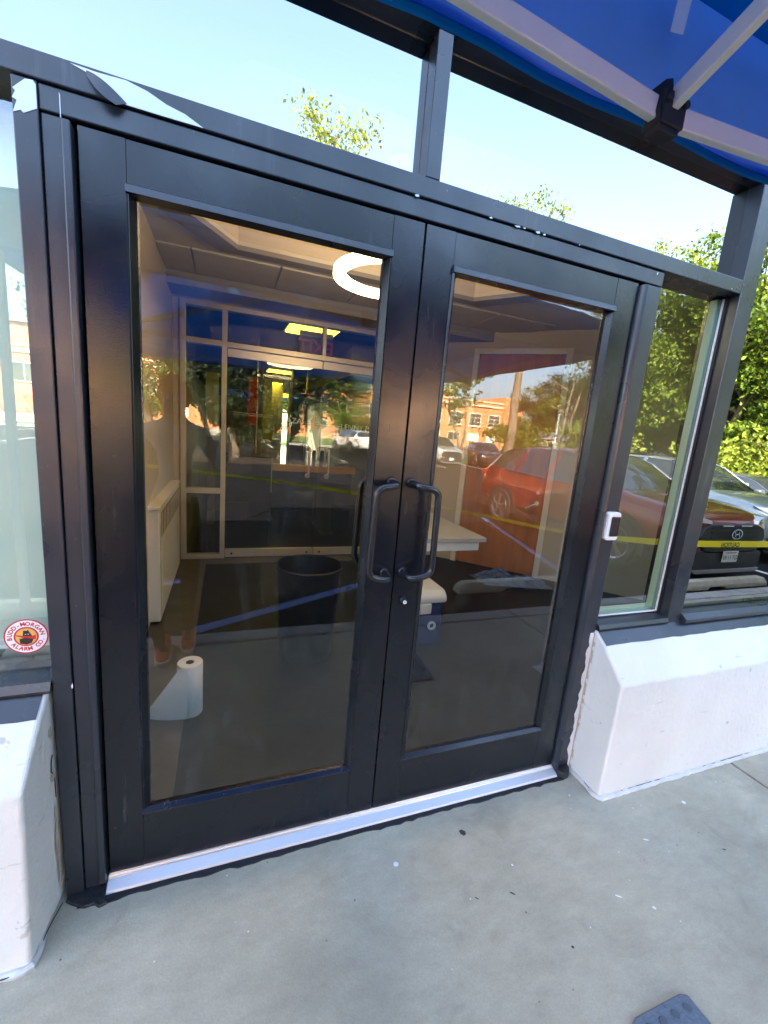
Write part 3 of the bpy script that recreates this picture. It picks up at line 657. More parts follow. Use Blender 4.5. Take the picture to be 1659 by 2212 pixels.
outer = [(-0.155, 3.4), (4.6, 3.4), (4.6, 1.70), (4.6, 0.75), (4.6, 0.135), (-0.155, 0.135), (-0.155, 0.75), (-0.155, 1.70)]
cb = MB()
for i in range(8):
    j = (i + 1) % 8; cb.prism([outer[i], outer[j], tray[j], tray[i]], 2, CZ + 0.012, CZ + 0.04)
obj('ceiling_sheet', cb, tile_m, vc)
tw = MB()
for i in range(8):
    j = (i + 1) % 8; a, b = Vector(tray[i]), Vector(tray[j]); n = Vector(((b - a).y, -(b - a).x)).normalized() * -0.02
    tw.prism([tuple(a), tuple(b), tuple(b + n), tuple(a + n)], 2, CZ + 0.041, 3.05)
obj('tray_side', tw, beige_m, vc)
tb = MB()
cen = Vector((1.365, 1.26))
for i in range(8):
    j = (i + 1) % 8; a, b = Vector(tray[i]), Vector(tray[j]); a2 = cen + (a - cen) * 1.13; b2 = cen + (b - cen) * 1.13
    tb.prism([tuple(a), tuple(b), tuple(b2), tuple(a2)], 2, CZ - 0.02, CZ + 0.0115)
obj('tray_trim', tb, mat('grey_trim', (0.20, 0.19, 0.19), 0.6), vc)
box('tray_top', (0.0, 2.75, 0.3, 2.3, 3.05, 3.10), beige_m, vc)
for a, b in ((-0.15, 0.075), (0.085, 0.72), (0.735, 1.40), (1.415, 2.08), (2.095, 2.76), (2.775, 3.44)):
    box('ceiling_panel', (a, b, 2.36, 2.94, CZ - 0.004, CZ + 0.010), tile_m, vc, 0.003)
box('soffit', (-0.155, 4.2, 2.98, 3.359, 2.60, CZ + 0.0115), mat('soffit_grey', (0.30, 0.29, 0.32), 0.7), vc)
vf = struct(box('vestibule_floor', (-0.155, 4.6, 0.125, 3.4, -0.02, 0.004), dkfloor_m))
struct(box('floor_border', (-0.155, 0.16, 0.125, 3.4, -0.01, 0.007), edgefloor_m))
struct(box('floor_border', (0.161, 2.7, 3.19, 3.4, -0.01, 0.007), edgefloor_m))
# ring pendant
rg = thing('ring_pendant', 'glowing warm ring pendant lamp under the vestibule ceiling', 'lamp', (1.25, 1.22, 2.39))
rr = MB(); n1, n2 = 56, 12; vs = []; fs = []
for i in range(n1):
    a = 2 * math.pi * i / n1
    for k, (pr, pzz) in enumerate([(-.033, -.022), (.033, -.022), (.033, .022), (-.033, .022)]):
        vs.append((1.25 + (0.315 + pr) * math.cos(a), 1.22 + (0.315 + pr) * math.sin(a), 2.40 + pzz))
for i in range(n1):
    for k in range(4): fs.append((i * 4 + k, ((i + 1) % n1) * 4 + k, ((i + 1) % n1) * 4 + (k + 1) % 4, i * 4 + (k + 1) % 4))
obj('ring', rr.add(vs, fs), ring_m, rg, 0.006)
for k in range(3):
    a = 2 * math.pi * k / 3 + 0.5; obj('cable', MB().tube([(1.25 + .315 * math.cos(a), 1.22 + .315 * math.sin(a), 2.422), (1.25, 1.22, 3.02)], 0.002, 5), steel_m, rg)
obj('canopy_plate', MB().lathe([(0, 0), (0.06, 0), (0.06, 0.03), (0, 0.03)], (1.25, 1.22, 3.019), 24), white_m, rg)
# convector cabinet recessed in the left wall
cv = thing('convector_cabinet', 'ivory convector heater cabinet with slatted grille along the left vestibule wall', 'heater', (-0.1, 2.5, 0.0))
box('casing', (-0.40, -0.083, 1.84, 3.19, 0.03, 0.85), ivory_m, cv, 0.006)
box('top_plate', (-0.41, -0.075, 1.83, 3.195, 0.8515, 0.875), ivory_m, cv, 0.005)
box('front_panel', (-0.0825, -0.078, 1.93, 3.14, 0.07, 0.61), ivory_m, cv, 0.003)
box('grille_recess', (-0.0828, -0.080, 1.94, 3.13, 0.64, 0.815), mat('grille_brown', (0.12, 0.06, 0.03), 0.7), cv)
for k in range(14): box('slat', (-0.0799, -0.0785, 1.95 + k * 0.087, 1.985 + k * 0.087, 0.645, 0.81), ivory_m, cv)
box('end_seam', (-0.0832, -0.0822, 1.885, 1.889, 0.05, 0.82), black_m, cv)
# black bin
bn = thing('waste_bin', 'round black plastic waste bin standing empty behind the left door', 'bin', (0.86, 1.27, 0.005))
obj('bin_body', MB().lathe([(0.0, 0.005), (0.165, 0.005), (0.172, 0.02), (0.205, 0.60), (0.215, 0.605), (0.218, 0.62), (0.205, 0.625), (0.198, 0.60), (0.165, 0.03), (0.0, 0.03)], (0.86, 1.27, 0.004), 40), bin_m, bn, smooth=True)
# paper roll leaning unrolled
pt = thing('paper_roll', 'white paper towel roll standing on the floor with its sheet slanting down', 'paper roll', (0.17, 0.80, 0.004))
obj('roll', MB().lathe([(0.020, 0.0), (0.058, 0.0), (0.0600, 0.004), (0.0605, 0.275), (0.058, 0.28), (0.021, 0.28), (0.020, 0.27), (0.020, 0.0)], (0.185, 0.80, 0.005), 36), paper_m, pt, smooth=True)
ps = MB(); vs = []; fs = []
cx0, cy0 = 0.185, 0.80; nn = 12
for i in range(nn):
    t = i / (nn - 1); x = cx0 - 0.01 - 0.185 * t; y = cy0 - 0.0615 + 0.045 * t * t
    top = 0.276 if t < 0.2 else 0.276 - (t - 0.2) / 0.8 * 0.235
    vs += [(x, y, 0.006), (x, y, 0.006 + top), (x, y + 0.0025, 0.006 + top), (x, y + 0.0025, 0.006)]
for i in range(nn - 1):
    for k in range(4): fs.append((i * 4 + k, i * 4 + (k + 1) % 4, i * 4 + 4 + (k + 1) % 4, i * 4 + 4 + k))
obj('loose_sheet', ps.add(vs, fs), paper_m, pt, smooth=True)
obj('core', MB().lathe([(0.0155, 0.0), (0.0195, 0.0), (0.0195, 0.279), (0.0155, 0.279), (0.0155, 0.0)], (0.185, 0.80, 0.0055), 24), mat('card', (0.10, 0.075, 0.05), 0.9), pt, smooth=True)
# cooler
co = thing('cool_box', 'blue cool box with a pale lid on the vestibule floor by the door handles', 'cooler', (1.62, 1.34, 0.0))
box('tub', (1.40, 1.83, 1.17, 1.52, 0.006, 0.34), blueplastic_m, co, 0.03, seg=3)
obj('lid', MB().prism([(1.15, 0.342), (1.15, 0.39), (1.20, 0.43), (1.49, 0.43), (1.54, 0.39), (1.54, 0.342)], 0, 1.385, 1.845), greyplastic_m, co, 0.02, seg=3)
box('latch', (1.62, 1.72, 1.142, 1.168, 0.27, 0.345), greyplastic_m, co, 0.006)
obj('handle_boss', MB().lathe([(0.018, 0.0), (0.032, 0.0), (0.032, -0.012), (0.018, -0.012), (0.018, 0.0)], (1.745, 1.1695, 0.17), 24, 'y'), greyplastic_m, co, smooth=True)
# folding table
tb_ = thing('white_table', 'white folding table inside the vestibule behind the right door', 'table', (1.9, 1.95, 0.0))
box('table_top', (1.60, 2.29, 1.41, 2.55, 0.715, 0.752), mat('table_laminate', (0.40, 0.41, 0.42), 0.5), tb_, 0.006)
box('apron', (1.64, 2.25, 1.45, 1.47, 0.64, 0.7145), white_m, tb_); box('apron', (1.64, 2.25, 2.49, 2.51, 0.64, 0.7145), white_m, tb_)
box('pedestal', (1.63, 1.76, 1.60, 2.36, 0.03, 0.639), white_m, tb_, 0.006); box('foot', (1.61, 1.80, 1.50, 2.46, 0.0055, 0.029), white_m, tb_, 0.004)
# brown door in the angled wall
bd = thing('interior_door', 'brown interior door with lever handle in the angled vestibule wall', 'door', (*dp(0.91), 0.0))
obj('door_slab', diag(dp(0.455, -0.005), dp(1.365, -0.005), 0.012, 2.46, 0.045), wood_m, bd)
for a, b, z0, z1 in ((0.385, 0.45, 0.0, 2.53), (1.37, 1.435, 0.0, 2.53), (0.4505, 1.3695, 2.465, 2.53)): obj('casing', diag(dp(a, -0.022), dp(b, -0.022), z0, z1, 0.06), ivory_m, bd, 0.003)
box_p = dp(1.30, -0.02); q1 = dp(1.30, -0.075); q2 = dp(1.19, -0.075)
hh = obj('lever_handle', MB().tube([(*box_p, 0.86), (*q1, 0.86), (q2[0], q2[1], 0.80)], 0.010, 10), steel_m, bd, smooth=True)
obj('rosette', MB().tube([(*dp(1.30, -0.006), 0.86), (*dp(1.30, -0.018), 0.86)], 0.028, 18), steel_m, hh, smooth=True)
obj('lock_cylinder', MB().tube([(*dp(1.30, -0.006), 0.98), (*dp(1.30, -0.02), 0.98)], 0.02, 16), steel_m, bd, smooth=True)
box('closer_dot', (0, 0, 0, 0, 0, 0), black_m, bd) if False else None
# crumpled blue cloth on the floor
jn = MB(); n = 22; vs = []; fs = []; r9 = random.Random(21)
for i in range(n):
    for j in range(n):
        u, v = i / (n - 1), j / (n - 1); e = math.sin(u * math.pi) * math.sin(v * math.pi)
        vs.append((2.93 + 0.72 * u + 0.03 * r9.gauss(0, 1) * e, 2.12 + 0.34 * v + 0.12 * math.sin(u * 7) * e - 0.25 * (u - .5), 0.007 + e ** 0.5 * (0.055 + 0.045 * math.sin(u * 13 + v * 5) + 0.03 * math.sin(v * 17 - u * 6) + 0.012 * r9.random())))
for i in range(n - 1):
    for j in range(n - 1): fs.append((i * n + j, i * n + j + 1, (i + 1) * n + j + 1, (i + 1) * n + j))
b0 = len(vs); per = [(0, j) for j in range(n)] + [(i, n - 1) for i in range(1, n)] + [(n - 1, j) for j in range(n - 2, -1, -1)] + [(i, 0) for i in range(n - 2, 0, -1)]
fs.append(tuple(i * n + j for i, j in per))
tag(obj('cloth_heap', jn.add(vs, fs), denim_m, smooth=True), 'crumpled blue denim heap on the floor before the brown door', 'cloth')

# ------------------------------------------------------------------ inner storefront and lobby
inn = thing('inner_storefront', 'pale metal inner storefront frame with glass transoms behind the vestibule', 'door frame', (1.1, 3.4, 0.0))
IY0, IY1 = 3.37, 3.47
for x0, x1, z0, z1 in ((-0.09, -0.04, 0, 2.59), (0.288, 0.338, 0, 2.589), (2.284, 2.334, 0, 2.589)): box('post', (x0, x1, IY0, IY1, z0 + 0.008, z1), innerframe_m, inn, 0.003)
box('head', (-0.039, 2.283, IY0 + 0.001, IY1, 2.54, 2.591), innerframe_m, inn, 0.003)
box('transom_bar', (-0.039, 0.287, IY0 + 0.001, IY1, 2.20, 2.252), innerframe_m, inn, 0.003)
box('transom_bar', (0.339, 2.283, IY0 + 0.001, IY1, 2.20, 2.252), innerframe_m, inn, 0.003)
box('mullion', (1.292, 1.33, IY0 + 0.001, IY1, 2.2525, 2.5395), innerframe_m, inn, 0.003)
box('mid_rail', (-0.039, 0.287, IY0 + 0.001, IY1, 0.72, 0.775), innerframe_m, inn, 0.003)
box('bottom_rail', (-0.039, 0.287, IY0 + 0.001, IY1, 0.008, 0.05), innerframe_m, inn, 0.003)
for x0, x1, z0, z1 in ((-0.04, 0.288, 0.05, 0.72), (-0.04, 0.288, 0.775, 2.20), (-0.04, 1.292, 2.252, 2.54), (1.33, 2.284, 2.252, 2.54)): pane('pane', x0, x1, 3.415, z0, z1, g_inner, inn)
def idoor(x0, x1, label, hx, words, wx):
    t = thing('inner_glass_door', label, 'door', ((x0 + x1) / 2, 3.42, 0.01), 'inner glass doors')
    box('top_rail', (x0, x1, 3.395, 3.435, 2.115, 2.195), innerframe_m, t, 0.002); box('bottom_rail', (x0, x1, 3.395, 3.435, 0.015, 0.105), innerframe_m, t, 0.002)
    pane('pane', x0 + 0.001, x1 - 0.001, 3.411, 0.105, 2.115, g_inner, t)
    for k in (0.07, x1 - x0 - 0.07): obj('rail_bolt', MB().lathe([(0, 0), (0.012, 0), (0.012, -0.004), (0, -0.004)], (x0 + k, 3.3945, 0.055), 12, 'y'), black_m, t)
    h = obj('pull_handle', MB().tube(smooth_path([(hx, 3.411, 1.25), (hx, 3.35, 1.25), (hx, 3.335, 1.235), (hx, 3.335, 0.965), (hx, 3.35, 0.95), (hx, 3.411, 0.95)], 4), 0.014, 12), steel_m, t, smooth=True)
    for z in (1.25, 0.95): obj('rosette', MB().lathe([(0.016, 0), (0.027, 0), (0.027, -0.006), (0.016, -0.006), (0.016, 0)], (hx, 3.4105, z), 18, 'y'), steel_m, h)
    return t
i1 = idoor(0.341, 1.306, 'left inner glass door with gold monogram and pale lettering', 1.20, '', 0)
i2 = idoor(1.314, 2.281, 'right inner glass door lettered along its upper pane', 1.42, '', 0)
text('lettering', 'AZA', 0.085, (1.03, 3.4105, 1.54), FACE_CAM, pale_m, i1); text('lettering', 'LENNY P', 0.085, (1.72, 3.4105, 1.52), FACE_CAM, pale_m, i2)
text('monogram', 'J', 0.16, (1.225, 3.4105, 1.52), FACE_CAM, gold_m, i1); text('monogram', 'L', 0.20, (1.26, 3.4105, 1.55), FACE_CAM, gold_m, i1, shear=0.1)
for z in (1.525, 1.545): box('gilt_line', (1.11, 1.30, 3.4098, 3.4106, z, z + 0.004), pale_m, i1); box('gilt_line', (0.36, 0.80, 3.4098, 3.4106, z + 0.03, z + 0.033), pale_m, i1)
box('gilt_line', (1.33, 1.56, 3.4098, 3.4106, 1.522, 1.526), pale_m, i2)
box('hours_card', (1.245, 1.285, 3.4098, 3.4107, 1.05, 1.235), navy_m, i1); box('hours_card', (1.335, 1.375, 3.4098, 3.4107, 1.05, 1.235), navy_m, i2)
es = thing('exit_sign', 'clear exit sign with red letters hung behind the inner transom', 'exit sign', (1.29, 3.75, 2.30))
box('sign_plate', (1.10, 1.48, 3.752, 3.757, 2.29, 2.50), g_far, es); box('mount', (1.10, 1.48, 3.74, 3.77, 2.50, 2.55), white_m, es)
text('lettering', 'EXIT', 0.20, (1.29, 3.7585, 2.385), FACE_SHOP, exit_m, es, bold=0.003)
lb = tag(bpy.data.objects.new('lobby', None), kind='structure'); COL.objects.link(lb)
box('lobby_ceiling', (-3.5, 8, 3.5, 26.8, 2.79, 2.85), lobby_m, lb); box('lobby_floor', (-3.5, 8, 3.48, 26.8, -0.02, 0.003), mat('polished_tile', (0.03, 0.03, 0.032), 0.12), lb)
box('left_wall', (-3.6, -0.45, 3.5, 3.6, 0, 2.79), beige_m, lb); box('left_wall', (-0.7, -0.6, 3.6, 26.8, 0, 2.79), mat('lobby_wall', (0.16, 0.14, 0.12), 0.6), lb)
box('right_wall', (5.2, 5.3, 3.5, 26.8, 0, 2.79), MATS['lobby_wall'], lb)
box('soffit', (2.2, 5.2, 5.5, 12.0, 2.35, 2.785), beige_m, lb)
for (x0, x1, y0, y1, m_) in ((0.98, 1.12, 9.0, 9.3, ivory_m), (1.16, 1.55, 11.5, 11.7, beige_m), (1.45, 2.15, 14.0, 14.2, beige_m), (1.80, 2.12, 9.2, 9.6, navy_m), (2.75, 3.05, 17, 17.3, ivory_m)):
    box('column', (x0, x1, y0, y1, 0.005, 2.788), m_, lb)
pl = [(1.10, 4.50), (1.30, 9.85), (1.42, 13.5), (1.52, 16.3), (2.72, 18.6), (2.76, 20.2)]
for i, (x, y) in enumerate(pl):
    t = thing('ceiling_light', ['square yellow ceiling light panel behind the exit sign', 'nearest of the row of ceiling light panels above the dark lobby', 'second ceiling light panel in the lobby row', 'third ceiling light panel in the lobby row', 'fourth ceiling light panel, far down the lobby', 'farthest ceiling light panel above the lobby'][i], 'ceiling light', (x + 0.32, y + 0.3, 2.75), 'lobby light panels')
    box('frame', (x - 0.02, x + 0.66, y - 0.02, y + 0.62, 2.775, 2.789), white_m, t); box('diffuser', (x, x + 0.64, y, y + 0.60, 2.762, 2.7745), tube_m, t)
bn2 = thing('bench', 'low lobby bench with an oak top rail behind the inner door handles', 'bench', (1.8, 6.1, 0.0))
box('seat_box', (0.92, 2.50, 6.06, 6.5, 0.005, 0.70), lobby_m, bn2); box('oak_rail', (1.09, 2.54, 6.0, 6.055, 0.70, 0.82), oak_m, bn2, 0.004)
bnr = thing('red_banner', 'tall red banner hanging at the left of the dark lobby', 'banner', (0.75, 6.0, 1.4))
box('cloth', (0.66, 0.80, 6.0, 6.01, 1.42, 2.18), mat('banner_red', (0.42, 0.035, 0.015), 0.7), bnr); obj('rod', MB().tube([(0.62, 6.005, 2.2), (0.84, 6.005, 2.2)], 0.012, 8), steel_m, bnr); box('pole', (0.795, 0.81, 6.012, 6.03, 0.005, 2.79), steel_m, bnr)
wp = thing('wall_panel', 'white perforated notice panel seen through the inner sidelight', 'panel', (0.15, 4.9, 0.9))
box('board', (0.07, 0.235, 5.0, 5.03, 1.24, 2.09), ivory_m, wp, 0.004); box('foot', (0.10, 0.20, 5.0, 5.03, 0.005, 1.239), MATS['lobby_wall'], wp)
bt = thing('lobby_desk', 'dark reception counter in the lobby behind the left inner door', 'desk', (0.8, 5.0, 0.0))
box('counter', (0.30, 0.98, 5.2, 5.8, 0.005, 0.98), lobby_m, bt, 0.01); box('pale_edge', (0.983, 0.995, 5.19, 5.22, 0.45, 0.98), greyplastic_m, bt)
gd = thing('rear_glass_door', 'bright glass door at the far end of the lobby', 'door', (3.95, 26.9, 0.0))
for x0, x1, z0, z1 in ((3.2, 3.3, 0, 2.75), (4.65, 4.75, 0, 2.75), (3.301, 4.649, 2.1, 2.2)): box('frame', (x0, x1, 26.85, 26.95, z0 + 0.005, z1 - 0.002), black_m, gd)
pane('pane', 3.3, 4.65, 26.9, 0.01, 2.1, g_far, gd); pane('pane', 3.3, 4.65, 26.9, 2.2, 2.745, g_far, gd)

# ------------------------------------------------------------------ pop-up canopy over the pavement
TX0, TX1, TY0, TY1 = -0.51, 2.47, -0.70, -3.68
EV = 2.26                     # eave height, valance hangs below it
cn = thing('popup_canopy', 'blue pop-up canopy tent with white scissor struts above the entrance', 'canopy', ((TX0 + TX1) / 2, (TY0 + TY1) / 2, GZ))
cxm, cym = (TX0 + TX1) / 2, (TY0 + TY1) / 2
def zr(x, y):
    u = max(abs(x - cxm) / (TX1 - cxm), abs(y - cym) / (TY0 - cym)); return EV + 0.72 * max(0.0, 1 - u) ** 0.92
n = 28; vs = []; fs = []; rr_ = random.Random(9)
for i in range(n + 1):
    for j in range(n + 1):
        x = TX0 + (TX1 - TX0) * i / n; y = TY0 + (TY1 - TY0) * j / n
        e = min(i, j, n - i, n - j) / n
        vs.append((x, y, zr(x, y) - 0.05 * math.sin(math.pi * min(1, e * 2.2)) * 0.6 + rr_.gauss(0, 0.003) * (e > 0)))
for i in range(n):
    for j in range(n): fs.append((i * (n + 1) + j, (i + 1) * (n + 1) + j, (i + 1) * (n + 1) + j + 1, i * (n + 1) + j + 1))
cp = obj('canopy_cloth', MB().add(vs, fs), blue_m, cn, smooth=True, fix=False)
so = cp.modifiers.new('thick', 'SOLIDIFY'); so.thickness = 0.0012
def valance(p, q, seed):
    r = random.Random(seed); m = 60; vs = []; fs = []; p, q = Vector(p), Vector(q); d = (q - p).normalized(); nn_ = Vector((-d.y, d.x, 0))
    ph = r.random() * 6
    for i in range(m + 1):
        t = i / m; b = p.lerp(q, t)
        w = 0.003 * math.sin(t * 21 + ph) + 0.003 * math.sin(t * 47 + 2 * ph)
        low = 2.062 + 0.0015 * math.sin(t * 17 + ph) + 0.002 * math.sin(t * 39)
        for k in range(5):
            s = k / 4; z = EV + (low - EV) * s; c = b + nn_ * (w * s)
            vs.append((c.x, c.y, z))
        c = b + nn_ * (w + 0.002)
        vs.append((c.x, c.y, low + 0.018))
    for i in range(m):
        for k in range(5): fs.append((i * 6 + k, i * 6 + k + 1, (i + 1) * 6 + k + 1, (i + 1) * 6 + k))
    o = obj('valance', MB().add(vs, fs), valance_lit_m, cn, smooth=True, fix=False); s_ = o.modifiers.new('thick', 'SOLIDIFY'); s_.thickness = 0.0012
    # darker rolled hem
    hem = [(vs[i * 6 + 4][0], vs[i * 6 + 4][1], vs[i * 6 + 4][2]) for i in range(0, m + 1, 2)]
    obj('hem', MB().tube(hem, 0.006, 6), blue_m, o, smooth=True)
C4 = [(TX0, TY0, 0), (TX1, TY0, 0), (TX1, TY1, 0), (TX0, TY1, 0)]
for i in range(4): valance(C4[i], C4[(i + 1) % 4], 40 + i)
for (x, y, _) in C4:
    sx_ = 1 if x < cxm else -1; sy_ = 1 if y < cym else -1
    xx, yy = x + sx_ * 0.03, y + sy_ * 0.03
    lg = box('leg', (xx - 0.015, xx + 0.015, yy - 0.015, yy + 0.015, (GZ if yy > -1.5 else LOT) + 0.006, EV - 0.02), strut_m, cn, 0.002)
    z0 = GZ if yy > -1.5 else LOT
    box('foot_plate', (xx - 0.05, xx + 0.05, yy - 0.05, yy + 0.05, z0 + 0.0005, z0 + 0.0055), strut_m, lg)
    box('corner_bracket', (xx - 0.026, xx + 0.026, yy - 0.026, yy + 0.026, EV - 0.09, EV - 0.03), black_m, lg, 0.004)
MIDJ = [(cxm, TY0 - 0.055), (TX1 - 0.055, cym), (cxm, TY1 + 0.055), (TX0 + 0.055, cym)]
CORN = [(TX0 + .035, TY0 - .035), (TX1 - .035, TY0 - .035), (TX1 - .035, TY1 + .035), (TX0 + .035, TY1 + .035)]
JZ0, JZ1 = 2.035, 2.16
def strut(a, b, w=0.014, h=0.030): obj('strut', MB().bar(a, b, w, h), strut_m, cn, 0.002)
for i in range(4):
    mx_, my_ = MIDJ[i]
    for ci in (i, (i + 1) % 4):
        kx, ky = CORN[ci]
        strut((mx_, my_, JZ0), (kx, ky, JZ1))
    strut((mx_, my_, JZ0 + 0.01), (cxm + (mx_ - cxm) * .05, cym + (my_ - cym) * .05, 2.52))
    js = MB().box(mx_ - 0.024, mx_ + 0.024, my_ - 0.017, my_ + 0.017, JZ0 - 0.022, JZ0 + 0.022)
    js.prism([(mx_ + a * 0.78, JZ0 + b * 0.78) for a, b in [(-0.036, -0.006), (-0.030, 0.045), (-0.012, 0.052), (-0.004, 0.026), (0.006, 0.026), (0.016, 0.052), (0.034, 0.045), (0.036, -0.006), (0.024, -0.040), (-0.024, -0.040)]][::-1], 1, my_ - 0.013, my_ + 0.013)
    for bx_ in (-0.018, 0.018): js.lathe([(0, 0.0), (0.006, 0.0), (0.006, 0.006), (0, 0.006)], (mx_ + bx_, my_ - 0.0235, JZ0 + 0.008), 10, 'y')
    obj('joint', js, black_m, cn, 0.004)
obj('hub', MB().lathe([(0, 0), (0.05, 0), (0.05, 0.10), (0, 0.10)], (cxm, cym, 2.47), 16), black_m, cn); obj('centre_pole', MB().tube([(cxm, cym, 2.57), (cxm, cym, 2.95)], 0.016, 10), strut_m, cn)
for (ax, ay, bx_, by_) in ((TX0, TY0, cxm, cym), (TX1, TY0, cxm, cym), (TX0, TY1, cxm, cym), (TX1, TY1, cxm, cym)):
    obj('seam', MB().tube([(ax + (bx_ - ax) * q / 12, ay + (by_ - ay) * q / 12, zr(ax + (bx_ - ax) * q / 12, ay + (by_ - ay) * q / 12) - 0.008 - 0.03 * math.sin(math.pi * min(1, q / 12 * 1.1))) for q in range(13)], 0.006, 6), blue_m, cn, smooth=True)
# care tag sewn to the roof cloth
obj('care_tag', MB().add([(0.985, -0.742, 2.262), (1.013, -0.742, 2.266), (1.006, -0.738, 2.163), (0.979, -0.738, 2.158), (0.985, -0.7412, 2.262), (1.013, -0.7412, 2.266), (1.006, -0.7372, 2.163), (0.979, -0.7372, 2.158)], [(0, 1, 2, 3), (7, 6, 5, 4)]), white_m, cn, fix=False)

# ------------------------------------------------------------------ loose bits on the pavement
chips = [((1.246, -0.166), 0.017, 1, 'dark paint flake on the concrete before the right door leaf'), ((0.942, -0.209), 0.013, 0, 'white paint flake on the concrete below the gap between the doors'), ((1.361, -0.332), 0.005, 0, 'tiny white flake on open concrete, right of the dark flake'),
         ((2.317, -0.315), 0.012, 0, 'white paint flake near the foot of the right knee wall'), ((1.966, -0.40), 0.014, 0, 'narrow white sliver on the concrete off the knee wall corner'), ((1.808, -0.41), 0.005, 0, 'small white fleck left of the narrow white sliver'),
         ((1.756, -0.599), 0.007, 0, 'white fleck on the concrete above the rubber pad'), ((1.298, -0.416), 0.012, 1, 'thin dark splinter in the middle of the concrete'), ((1.167, -0.393), 0.008, 1, 'thin dark sliver left of the splinter'),
         ((1.386, -0.605), 0.006, 1, 'small dark crumb on the concrete left of the rubber pad'), ((1.817, -0.139), 0.005, 0, 'tiny white fleck beside the threshold end'), ((2.252, -0.525), 0.010, 1, 'dark twig on the concrete at the far right'), ((1.665, -0.534), 0.013, 0, 'pale thread on the concrete above the rubber pad')]
for i, ((x, y), s, d, lab) in enumerate(chips):
    r = random.Random(100 + i); k = 6; thin = 0.22 if any(w in lab for w in ('sliver', 'splinter', 'thread', 'twig')) else 0.75
    an = R(-50) + r.random() * 0.4; pts = []
    for j in range(k):
        a = 2 * math.pi * j / k; rad = s * (0.6 + 0.4 * r.random()); u, v = rad * math.cos(a), rad * math.sin(a) * thin
        pts.append((x + u * math.cos(an) - v * math.sin(an), y + u * math.sin(an) + v * math.cos(an)))
    tag(obj('paint_flake', MB().prism(pts, 2, GZ + 0.0003, GZ + 0.002), dchip_m if d else chip_m), lab, 'paint flake', 'bits of debris on the concrete')
pd = thing('rubber_pad', 'grey perforated rubber pad lying on the concrete at the lower right', 'pad', (1.53, -0.95, GZ))
pp = [(1.405, -0.80), (1.425, -0.792), (1.600, -0.794), (1.622, -0.804), (1.63, -1.10), (1.41, -1.10)]
obj('sheet', MB().prism(pp, 2, GZ + 0.0005, GZ + 0.012), pad_m, pd, 0.004)
for i in range(4):
    for j in range(4):
        x, y = 1.445 + 0.048 * i, -0.825 - 0.06 * j
        obj('stud', MB().lathe([(0, 0), (0.012, 0), (0.010, 0.003), (0, 0.003)], (x, y, GZ + 0.0122), 12), mat('pad_stud', (0.06, 0.08, 0.11), 0.6) if 'pad_stud' not in MATS else MATS['pad_stud'], pd)

# ------------------------------------------------------------------ caution tape, wheel stops
tp = thing('caution_tape', 'yellow caution tape strung along the kerb in front of the parked red car', 'tape', (4.5, -1.9, 0.4))
TP = [(-0.46, -3.64, 0.95), (0.9, -3.12, 0.90), (2.47, -2.50, 0.78), (3.65, -2.03, 0.64), (4.45, -1.70, 0.605), (5.0, -1.50, 0.625), (5.6, -1.42, 0.635), (6.3, -1.40, 0.63), (7.2, -1.43, 0.63), (8.2, -1.42, 0.66), (9.2, -1.40, 0.72)]
path = smooth_path(TP, 14); vs = []
for i, p in enumerate(path):
    q = path[min(i + 1, len(path) - 1)] - path[max(i - 1, 0)]; q.z = 0; q.normalize(); nr = Vector((-q.y, q.x, 0))
    tw_ = (0.95 if p.x < 3.9 else max(0.0, 0.95 - (p.x - 3.9) * 1.5)) + 0.10 * math.sin(p.x * 3.1)
    c_, s_ = 0.034 * math.cos(tw_), 0.034 * math.sin(tw_)
    vs += [(p.x - nr.x * s_, p.y - nr.y * s_, p.z - c_), (p.x + nr.x * s_, p.y + nr.y * s_, p.z + c_)]
obj('tape_strip', MB().add(vs, [(2 * i, 2 * i + 1, 2 * i + 3, 2 * i + 2) for i in range(len(path) - 1)]), yellow_m, tp, smooth=True, fix=False)
for x in (5.45, 6.75, 8.05):
    p = min(path, key=lambda q: abs(q.x - x)); text('lettering', 'CAUTION', 0.068, (p.x, p.y + 0.014, p.z - 0.008), FACE_SHOP, ink_m, tp, bold=0.002, shear=0.15)
p_ = thing('tape_post', 'orange post holding the right end of the caution tape', 'post', (9.2, -1.6, GZ))
obj('pole', MB().tube([(9.2, -1.42, GZ + 0.05), (9.2, -1.42, 1.02)], 0.018, 10), orange_m, p_, smooth=True); obj('base', MB().lathe([(0, 0), (0.15, 0), (0.14, 0.04), (0.03, 0.06), (0, 0.06)], (9.2, -1.42, GZ + 0.003), 20), clad_m, p_, smooth=True)
def wheelstop(x0, x1, y, lab):
    prof = [(-0.075, 0.0), (0.075, 0.0), (0.07, 0.06), (0.045, 0.125), (-0.045, 0.125), (-0.07, 0.06)]
    t = MB(); w = x1 - x0; xs = [0, 0.05, 0.10, w * 0.32, w * 0.34, w * 0.50, w * 0.52, w - 0.10, w - 0.05, w]; vs = []
    for i, x in enumerate(xs):
        sc = 0.62 if i in (0, len(xs) - 1) else (0.9 if i in (1, len(xs) - 2) else 1)
        lift = 0.035 if i in (4, 5) else 0.0
        for a, b in prof: vs.append((x0 + x, y + a, LOT + 0.001 + (b * sc if b > 0 else lift)))
    k = 6; fs = [tuple(range(k))[::-1], tuple(range((len(xs) - 1) * k, len(xs) * k))]
    for i in range(len(xs) - 1):
        for j in range(k): fs.append((i * k + j, i * k + (j + 1) % k, (i + 1) * k + (j + 1) % k, (i + 1) * k + j))
    tag(obj('wheel_stop', t.add(vs, fs), stop_m, None, 0.012), lab, 'wheel stop', 'concrete wheel stops')
wheelstop(5.62, 7.45, -2.03, 'concrete wheel stop in front of the red car')
